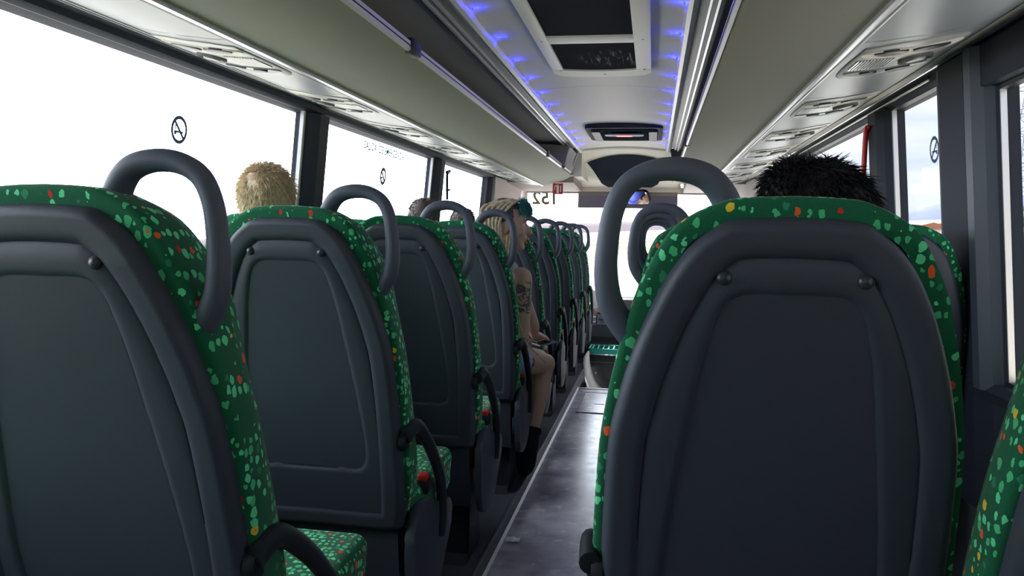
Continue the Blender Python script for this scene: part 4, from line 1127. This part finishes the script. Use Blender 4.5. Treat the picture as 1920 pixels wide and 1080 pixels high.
# hair: dark undercut, dreads, teal fringe
tufts('undercut', G(P(0, -.014, .020)), (.081, .101, .102), M, 'undercut', gr, 500, .012, 1, lambda l: l.z > (-.055 if l.y > -.03 else -.09) and (l.y < .035 or l.z > .055), .002, 12, True, .2)
tufts('fringe', G(P(0, .04, .055)), (.06, .062, .066), M, 'teal', gr, 1300, .034, 1.1, lambda l: l.z > .012 and l.y > .012, .0017, 13, True, .22)
rnd = random.Random(5)
def hw(a, b, d): return P(a, b, d)
for k in range(22):
    row = 0 if k < 8 else 1 if k < 14 else 2; w = (k / 7 if row == 0 else (k - 8) / 5 if row == 1 else (k - 14) / 7); j1 = rnd.uniform(-.008, .008)
    if row < 2:      # over the crown and down the near side, behind the ear
        p0 = hw(.01 + .02 * row + j1, .050 - .10 * w, .112 - .012 * w); p1 = hw(.050 + .012 * row, .012 - .125 * w, .088 - .02 * w)
        p2 = hw(.088 + .006 * row, -.030 - .085 * w, .02 - .01 * w); p3 = hw(.094, -.022 - .075 * w + j1, -.065); p4 = hw(.088 + j1, .000 - .060 * w + j1, -.165 - rnd.uniform(0, .05))
    else:            # straight back and down behind the head
        a = -.06 + .12 * w
        p0 = hw(a * .6, .02, .114); p1 = hw(a, -.065, .100 - abs(a) * .3); p2 = hw(a * 1.15, -.120, .03); p3 = hw(a * 1.15 + j1, -.118, -.06); p4 = hw(a + j1 * 2, -.085, -.17 - rnd.uniform(0, .05))
    path = smooth_path([G(p0), G(p1), G(p2), G(p3), G(p4)], 5)
    V, Fc = tube_vf(path, lambda t: .0076 * (1 - .35 * t) * (1 + .12 * math.sin(t * 70)), 8)
    meshobj('dreadlock', V, Fc, 'dread', gr)
for k, (x0, y0, pts) in enumerate(((0, 0, [(-.335, 3.645, 1.32), (-.345, 3.625, 1.18), (-.335, 3.60, 1.0), (-.30, 3.60, .86), (-.235, 3.66, .78), (-.17, 3.72, .70)]), (0, 0, [(-.33, 3.64, 1.30), (-.32, 3.62, 1.12), (-.31, 3.60, .98), (-.26, 3.64, .84), (-.21, 3.70, .80)]), (0, 0, [(-.35, 3.64, 1.30), (-.365, 3.63, 1.1), (-.36, 3.62, .92), (-.345, 3.62, .80)]))):
    V, Fc = tube_vf(smooth_path([G(p) for p in pts], 5), lambda t: .0042 * (1 - .5 * t) * (1 + .2 * math.sin(t * 60)), 6); meshobj('thin_dreadlock', V, Fc, 'dread', gr)
for k in range(2):   # hair beads
    meshobj('hair_bead', *ellipsoid(G(hw(.045, -.03 - .04 * k, .085)), (.009, .009, .012)), 'silver_light', gr)
for a in (-1, 1):
    eo = meshobj('eye', *ellipsoid(G(P(a * .031, .0745, .001)), (.011, .010, .008)), 'white', gr); meshobj('iris', *ellipsoid(G(P(a * .031, .0825, .001)), (.005, .0035, .005)), 'black', eo)
    V, Fc = tube_vf([G(P(a * .016, .090, .024)), G(P(a * .034, .092, .028)), G(P(a * .050, .078, .022))], lambda t: .0035 * (1 - .4 * t), 6); meshobj('eyebrow', V, Fc, 'hair_brown', gr)
meshobj('lips', *ellipsoid(G(P(0, .0985, -.060)), (.020, .006, .006), M), 'signred' if False else 'skin2', gr)
# phone lying in the hand
ph = empty('mobile_phone', 'dark mobile phone held over the knee by the person with dreadlocks', 'phone', (-.235, 4.17, .735))
bm = bmesh.new(); add_box(bm, -.034, .034, -.062, .062, -.004, .004, .003); ob = bmobj('phone_case', bm, 'tee_grey', ph)
box('phone_screen', -.030, .030, -.057, .057, .004, .0048, 'phone', ph)
ph.rotation_euler = (.12, .10, -.75)

# driver
c = Vector((-.50, 8.74, .92))
dr, G, P, M = sitter('driver in blue cap, white shirt and grey trousers at the front left', -.56, 8.32, .04, c, (.15, 1, 0), 'shirt_white', 'trouser_grey', 'skin2', foot_z=-.44, arms=[((-.175, 0, -.05), (-.22, .10, -.27), (-.16, .40, -.20)), ((.175, 0, -.05), (.24, .16, -.22), (.33, .42, -.30))], knee_x=.13)
tufts('hair', G(P(0, -.012, .016)), (.081, .100, .098), M, 'hair_dark', dr, 200, .02, 1, lambda l: l.z > -.07 and l.y < .04 and l.z < .05, .003, 21, True, .1)
v, f = ellipsoid(G(P(0, -.004, .03)), (.088, .108, .092), M, 28, 18); kf = []
for q in f:
    cen = sum((v[i] for i in q), Vector()) / 4; l = M.transposed() @ (cen - G(P(0, -.004, .03)))
    if l.z > .008: kf.append(q)
cp = meshobj('cap', v, kf, 'cap_blue', dr); sm = cp.modifiers.new('t', 'SOLIDIFY'); sm.thickness = .004
V = []; 
for i in range(13):
    q = PI * i / 12; V += [G(P(.075 * math.cos(q), .075 + .02 * math.sin(q), .042)), G(P(.07 * math.cos(q), .085 + .085 * math.sin(q), .030 - .008 * abs(math.cos(q))))]
bk = meshobj('cap_brim', V, [(2 * i, 2 * i + 1, 2 * i + 3, 2 * i + 2) for i in range(12)], 'cap_blue', cp); sm = bk.modifiers.new('t', 'SOLIDIFY'); sm.thickness = .004
gl = empty('x'); bpy.data.objects.remove(gl)
sg_ = []
for a in (-1, 1): meshobj('sunglass_lens', *ellipsoid(G(P(a * .032, .098, .0)), (.024, .005, .017), M), 'phone', dr)

# driver seat, seat for the driver
ds = empty('driver_seat', 'dark driver seat at the front left behind the last coach seats', 'seat', (-.56, 8.34, -.44))
prism('seat_back', [(-.02, .40), (.06, .40), (-.04, 1.12), (-.10, 1.12), (-.13, 1.0)], 'x', -.22, .22, 'dark', ds, bev=.02)
box('seat_base', -.23, .23, .05, .50, .34, .44, 'dark', ds, .03)
box('pedestal', -.12, .12, .12, .42, 0, .34, 'black', ds, .01)

# dashboard with radios
db = empty('dashboard', 'dark grey dashboard console with radio units beside the driver', 'dashboard', (0, 0, 0))
prism('console', [(8.95, -.44), (8.95, .12), (8.80, .20), (8.80, .30), (9.02, .60), (9.12, .62), (9.40, .53), (9.45, -.44)], 'x', -.36, .16, 'dash', db, bev=.01)
struct(prism('trim_47', [(9.15, .56), (9.2, .62), (9.5, .60), (9.5, .54)], 'x', -1.2, 1.2, 'dash', bev=.01))
def on_slope(name, x0, x1, t0, t1, m, parent, h=.02):
    a, b = Vector((0, 8.80, .30)), Vector((0, 9.02, .60)); d = b - a; n = Vector((0, -d.z, d.y)).normalized()
    p, q = a + d * t0, a + d * t1; pts = [(p.y, p.z), (q.y, q.z), (q.y + n.y * h, q.z + n.z * h), (p.y + n.y * h, p.z + n.z * h)]
    return prism(name, pts, 'x', x0, x1, m, parent, bev=.003)
r1 = on_slope('radio_unit', -.27, -.03, .48, .80, 'radio', db); on_slope('display', -.24, -.12, .60, .68, 'screen', r1, .022)
r2 = on_slope('climate_unit', -.27, .0, .08, .42, 'radio', db); on_slope('display', -.16, -.08, .16, .34, 'screen', r2, .022)
for k, x in enumerate((-.245, -.215, -.05, -.02)):
    a = Vector((x, 8.80 + .22 * .26, .30 + .30 * .26)); disc('knob', a + Vector((0, -.018, .012)), .012, (0, -.8, .6), .012, 'bolt', r2, seg=14)
r3 = on_slope('button_panel', -.35, -.28, .05, .45, 'radio', db)
for i in range(3):
    for j in range(2): disc('button', Vector((-.335 + .02 * i, 8.82 + .05 * j + .01, .35 + .05 * j)) + Vector((0, -.02, .012)), .008, (0, -.8, .6), .006, 'white', r3, seg=12)
sw = empty('steering_wheel', 'black steering wheel in front of the driver', 'steering wheel', (-.58, 9.06, .62)); sw.rotation_euler = (math.radians(-55), 0, 0)
V, Fc = tube_vf([Vector((.21 * math.cos(2 * PI * k / 40), .21 * math.sin(2 * PI * k / 40), 0)) for k in range(41)], .014, 10, 1, Vector((0, 0, 1))); meshobj('rim', V, Fc, 'black', sw)
for k in range(3): a = PI / 2 + k * 2 * PI / 3; V, Fc = tube_vf([Vector((0, 0, -.02)), Vector((.2 * math.cos(a), .2 * math.sin(a), 0))], .012, 8); meshobj('spoke', V, Fc, 'black', sw)
disc('hub', (0, 0, -.03), .05, (0, 0, 1), .03, 'black', sw); V, Fc = tube_vf([Vector((0, 0, -.03)), Vector((0, .05, -.30))], .025, 10); meshobj('column', V, Fc, 'black', sw)
# crate with turquoise rim on the dark storage box
bx = empty('storage_box', 'black storage box standing at the end of the aisle', 'box', (-.10, 8.25, -.44))
box('box_body', -.21, .20, -.17, .17, 0, .55, 'black', bx, .03)
box('lid_seam', -.212, .202, -.172, .172, .47, .474, 'channel', bx)
disc('lock', (-.12, -.17, .36), .007, (0, -1, 0), .004, 'silver_light', bx)
cr_ = empty('turquoise_crate', 'shallow turquoise plastic crate lying on the black storage box', 'crate', (-.10, 8.25, .112))
bm = bmesh.new()
for a in ((-.20, .20, -.16, -.148), (-.20, .20, .148, .16), (-.20, -.188, -.16, .16), (.188, .20, -.16, .16)): add_box(bm, a[0], a[1], a[2], a[3], 0, .055, .002)
bmobj('crate_rim', bm, 'crate', cr_)
bm = bmesh.new()
for k in range(7): add_box(bm, -.17 + .053 * k, -.158 + .053 * k, -.15, .15, .035, .05)
bmobj('crate_slats', bm, 'crate', cr_, False)
# pale curved moulding at the foot of the front partition
V, Fc = [], []
for i in range(13):
    q = PI / 2 * i / 12
    x = -.30 + .20 * (1 - math.cos(q)); z = .16 - .40 * math.sin(q) 
    V += [(x, 7.42, z), (x, 7.95, z)]
o = struct(meshobj('trim_46', V, [(2 * i, 2 * i + 1, 2 * i + 3, 2 * i + 2) for i in range(12)], 'wallwhite', fix=False)); sm = o.modifiers.new('t', 'SOLIDIFY'); sm.thickness = .02
# inside mirror turned to the driver
mc = Vector((.115, 8.90, 1.735))
nrm = ((Vector((CX, 0, CZ)) - mc).normalized() + (Vector((-.48, 8.78, .95)) - mc).normalized()).normalized()
mo = empty('inside_mirror', 'rounded rear view mirror hanging in front of the sun blind', 'mirror', mc)
mo.rotation_euler = nrm.to_track_quat('Y', 'Z').to_euler()
rp = rounded(-.155, .155, -.085, .085, .045)
prism('housing', rp, 'y', -.03, .004, 'black', mo, bev=.008)
prism('mirror_glass', [(a * .95, b * .92) for a, b in rp], 'y', .004, .006, 'mirror', mo)
V, Fc = tube_vf([Vector((.0, -.02, .02)), Vector((.0, -.06, .10))], .010, 8); meshobj('arm', V, Fc, 'black', mo)

# emergency hammers
hm = empty('emergency_hammer', 'red emergency hammer clipped to the right window pillar', 'hammer', (1.19, 3.66, 1.55))
V, Fc = tube_vf(smooth_path([(0, -.03, .235), (.0, -.012, .225), (0, -.004, .19), (0, 0, .10), (0, .004, .02)], 4), .011, 10); meshobj('hammer_handle', V, Fc, 'red', hm)
V, Fc = tube_vf([Vector((0, -.05, .235)), Vector((0, .03, .235))], lambda t: .006 + .010 * math.sin(PI * t), 10); meshobj('hammer_head', V, Fc, 'red', hm)
box('clip', -.012, .014, -.014, .018, -.02, .02, 'black', hm, .003)
hb = empty('hammer_bracket', 'pale pink plastic bracket under the red hammer', 'bracket', (1.20, 3.66, 1.40))
box('bracket_body', -.016, .012, -.014, .026, 0, .12, 'pinktrim', hb, .005); box('bracket_slot', -.018, -.014, -.004, .014, .05, .09, 'white', hb)
hl_ = empty('hammer_holder', 'black emergency hammer on the second left window pillar', 'hammer', (-1.20, 5.78, 1.55))
V, Fc = tube_vf(smooth_path([(0, .03, .20), (0, -.01, .19), (0, -.01, .1), (0, 0, .0)], 4), .010, 8); meshobj('hammer_handle', V, Fc, 'black', hl_)
V, Fc = tube_vf([Vector((0, -.02, .20)), Vector((0, .06, .215))], .012, 8); meshobj('hammer_head', V, Fc, 'black', hl_)
V, Fc = tube_vf([Vector((0, -.02, .07)), Vector((0, .06, .075))], .009, 8); meshobj('holder_clip', V, Fc, 'black', hl_)
# scrap of paper
rr_ = random.Random(3); V, Fc = [], []
for j in range(4):
    for i in range(5): V.append((-.03 + .015 * i, -.02 + .015 * j, .004 + .014 * rr_.random()))
for j in range(3):
    for i in range(4): a = j * 5 + i; Fc.append((a, a + 1, a + 6, a + 5))
o = meshobj('paper_scrap', V, Fc, 'paper', smooth=False); o.location = (-.235, 3.27, 0); sm = o.modifiers.new('t', 'SOLIDIFY'); sm.thickness = .001
tag(o, 'crumpled scrap of white paper on the aisle floor by the left step', 'paper')

# unseen glazed door at the front right, added to let daylight onto the floor
fd = bpy.data.objects.new('door_1', None); COL.objects.link(fd); fd['kind'] = 'structure'
box('door_frame', 1.26, 1.30, 7.25, 7.32, -.44, 1.85, 'frame', fd); box('door_frame', 1.26, 1.30, 8.70, 8.78, -.44, 1.85, 'frame', fd); box('door_sill', 1.26, 1.30, 7.32, 8.70, -.44, -.30, 'frame', fd)
box('door_glass', 1.275, 1.28, 7.32, 8.70, -.30, 1.85, 'glass', fd); V, Fc = tube_vf(smooth_path([(1.24, 7.5, 0), (1.18, 7.5, .05), (1.18, 7.5, .9), (1.24, 7.5, .95)], 4), .015, 10); meshobj('door_rail', V, Fc, 'frame', fd)

# ------------------------------------------------------------------ outside
def T(x, y, z): return Vector((x, y, z + .0122 * y + .0567 * x))
def gz(x, y):
    d = math.hypot(x, y); return -1.35 - (3.2 * smst(20, 220, d) + 1.4 * smst(200, 460, d))
V, Fc = [], []; ns, nr = 96, 46
for j in range(nr + 1):
    d = .1 + 460 * (j / nr) ** 2.2
    for i in range(ns): q = 2 * PI * i / ns; x, y = d * math.sin(q), d * math.cos(q) + 4; V.append(T(x, y, gz(x, y)))
for j in range(nr):
    for i in range(ns): Fc.append((j * ns + i, j * ns + (i + 1) % ns, (j + 1) * ns + (i + 1) % ns, (j + 1) * ns + i))
g = meshobj('terrain', V, Fc, 'ground', fix=False); struct(g)
V = [T(x, y, gz(x if abs(x) > 1 else 0, y) + .20) for y in (-60, -20, 0, 20, 60, 90, 115, 140) for x in (-7, 5)]
o = meshobj('road', V, [(2 * i, 2 * i + 1, 2 * i + 3, 2 * i + 2) for i in range(7)], 'concrete', smooth=False, fix=False); struct(o)
V = []; n = 64
for i in range(n): q = 2 * PI * i / n; V += [T(430 * math.sin(q), 430 * math.cos(q), -6.3), T(15000 * math.sin(q), 15000 * math.cos(q), -6.3)]
struct(meshobj('sea', V, [(2 * i, 2 * i + 1, (2 * i + 3) % (2 * n), (2 * i + 2) % (2 * n)) for i in range(n)], 'sea', smooth=False, fix=False))
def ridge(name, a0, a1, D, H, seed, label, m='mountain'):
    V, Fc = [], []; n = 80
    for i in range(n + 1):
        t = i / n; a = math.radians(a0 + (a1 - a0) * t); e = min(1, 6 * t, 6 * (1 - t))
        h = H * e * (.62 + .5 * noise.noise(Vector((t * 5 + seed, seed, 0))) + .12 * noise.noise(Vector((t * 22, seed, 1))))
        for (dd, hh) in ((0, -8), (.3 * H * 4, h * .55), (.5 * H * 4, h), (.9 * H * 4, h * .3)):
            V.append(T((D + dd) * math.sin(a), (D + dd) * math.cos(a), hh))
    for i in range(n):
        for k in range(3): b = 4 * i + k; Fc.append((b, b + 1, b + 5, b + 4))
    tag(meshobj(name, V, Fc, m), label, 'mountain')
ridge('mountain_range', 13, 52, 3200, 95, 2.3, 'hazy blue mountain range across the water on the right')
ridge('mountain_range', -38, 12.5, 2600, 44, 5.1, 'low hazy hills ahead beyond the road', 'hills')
def az(a, d): a = math.radians(a); return d * math.sin(a), d * math.cos(a)
def house(name, a, d, w, dp, h, roof, label, grp=None):
    x, y = az(a, d); b = T(x, y, gz(x, y) - .1); r = empty(name, label, 'building', b, grp)
    box('walls', -w / 2, w / 2, -dp / 2, dp / 2, 0, h, 'wallwhite', r)
    prism('roof', [(-w / 2 - .3, h), (w / 2 + .3, h), (w / 2 - .2, h + .12 * w * roof), (-w / 2 + .2, h + .12 * w * roof)] if roof < .5 else [(-w / 2 - .3, h), (w / 2 + .3, h), (0, h + .14 * w)], 'y', -dp / 2 - .3, dp / 2 + .3, 'rooftile' if roof else 'wallwhite', r)
    for k in range(max(2, int(w // 4))):
        xx = -w / 2 + (k + .5) * w / max(2, int(w // 4)); box('window', xx - .5, xx + .5, -dp / 2 - .05, -dp / 2 + .02, h * .35, h * .7, 'carglass', r)
    box('door', -w / 2 + .3, -w / 2 + 1.2, -dp / 2 - .04, -dp / 2 + .02, 0, min(2, h * .8), 'browntrim', r)
    return r
for a, d, w, h, rf, lb in ((15.2, 250, 16, 3, 1, 'low white house with red tiled roof beyond the narrow right window, leftmost'), (17.4, 215, 11, 3.2, 1, 'low white house with red tiled roof, second from the left'), (19.0, 245, 18, 3, 1, 'long low house with red roof near the pillar'), (13.0, 260, 14, 3, 1, 'low red roofed house partly behind the seats'), (25, 240, 18, 3.4, 1, 'low red roofed house beyond the near right window'), (28.5, 250, 15, 3.2, 1, 'red roofed house further right beyond the near window')):
    house('house', a, d, w, 9, h, rf, lb, 'low houses along the shore')
house('farm_shed', 23.4, 92, 8, 8, 2.3, 0, 'flat roofed white shed outside the near right window')
def tree(a, d, h, w, label, name='tree', sd_=0):
    x, y = az(a, d); b = T(x, y, gz(x, y) - .1); r = empty(name, label, 'tree', b, 'trees outside the right windows'); rn = random.Random(sd_)
    V, Fc = tube_vf([Vector((0, 0, 0)), Vector((.1, 0, h * .5))], lambda t: .14 * (1 - .5 * t), 8); meshobj('trunk', V, Fc, 'trunk', r)
    V, Fc = [], []
    for k in range(14):
        v, f = ellipsoid((rn.uniform(-.35, .35) * w, rn.uniform(-.35, .35) * w, h * rn.uniform(.4, .85)), tuple(w * rn.uniform(.18, .32) for _ in range(3)), None, 14, 9)
        v = [p + p.normalized() * .18 * w * .3 * noise.noise(p * 2.3) for p in v]
        bb = len(V); V += v; Fc += [tuple(bb + i for i in q) for q in f]
    meshobj('foliage', V, Fc, 'leaf', r)
tree(23.6, 125, 5.0, 6.0, 'broad dark green tree behind the white shed', sd_=1); tree(21.6, 82, 1.1, 2.4, 'low dark bush in front of the white shed', 'bush', 2); tree(26.0, 80, 1.8, 3.2, 'low dark bush right of the white shed', 'bush', 3)
tree(18.3, 100, 1.8, 3.0, 'small green bush in the field beyond the narrow window', 'bush', 4); tree(20.3, 60, .8, 1.8, 'low bush beside the window pillar', 'bush', 5); tree(26.5, 55, 1.6, 4.0, 'low hedge plant beyond the near right window', 'bush', 6); tree(16.6, 205, 3.6, 4, 'small dark tree among the shore houses', 'tree', 7)
x, y = az(18.1, 150); b = T(x, y, gz(x, y)); cr2 = empty('parked_car', 'small blue grey car parked beyond the narrow right window', 'car', b)
prism('car_body', [(-2.0, .35), (-2.05, .75), (-1.3, .9), (-.8, 1.35), (.7, 1.38), (1.3, .95), (2.0, .82), (2.1, .4)], 'y', -.8, .8, 'carpaint', cr2, bev=.05)
prism('car_windows', [(-1.15, .92), (-.72, 1.28), (.65, 1.30), (1.1, .95)], 'y', -.82, .82, 'carglass', cr2)
for xx in (-1.3, 1.3):
    for yy in (-.82, .66): V, Fc = cone((xx, yy, .33), (xx, yy + .16, .33), .01, .01); disc('wheel', (xx, yy, .33), .33, (0, 1, 0), .16, 'black', cr2)
# lattice pylon
x, y = az(22.6, 170); b = T(x, y, gz(x, y)); py = empty('pylon', 'tall grey lattice electricity pylon beyond the near right window', 'pylon', b)
V, Fc = [], []
def seg(p, q, r=.07):
    v, f = tube_vf([Vector(p), Vector(q)], r, 4); bb = len(V); V.extend(v); Fc.extend([tuple(bb + i for i in k) for k in f])
Hh = 30
def wv(z): return 2.6 * (1 - z / Hh) + .5
for sx in (-1, 1):
    for sy in (-1, 1): seg((sx * wv(0), sy * wv(0), 0), (sx * wv(Hh), sy * wv(Hh), Hh), .10)
lv = [0, 4, 7.5, 10.5, 13.2, 15.7, 18, 20.2, 22.3, 24.3, 26.2, 28, 30]
for a, c in zip(lv, lv[1:]):
    for sgn in (-1, 1):
        for (p, q) in (((-wv(a), sgn * wv(a), a), (wv(c), sgn * wv(c), c)), ((wv(a), sgn * wv(a), a), (-wv(c), sgn * wv(c), c)), ((sgn * wv(a), -wv(a), a), (sgn * wv(c), wv(c), c))): seg(p, q, .05)
meshobj('tower', V, Fc, 'steel', py, False)
for z, L in ((19, 5.5), (23, 4.6), (27, 3.6)):
    V, Fc = [], []; seg((-L, 0, z), (L, 0, z), .08); seg((-L, 0, z), (0, 0, z + 1.2), .05); seg((L, 0, z), (0, 0, z + 1.2), .05); meshobj('cross_arm', V, Fc, 'steel', py, False)
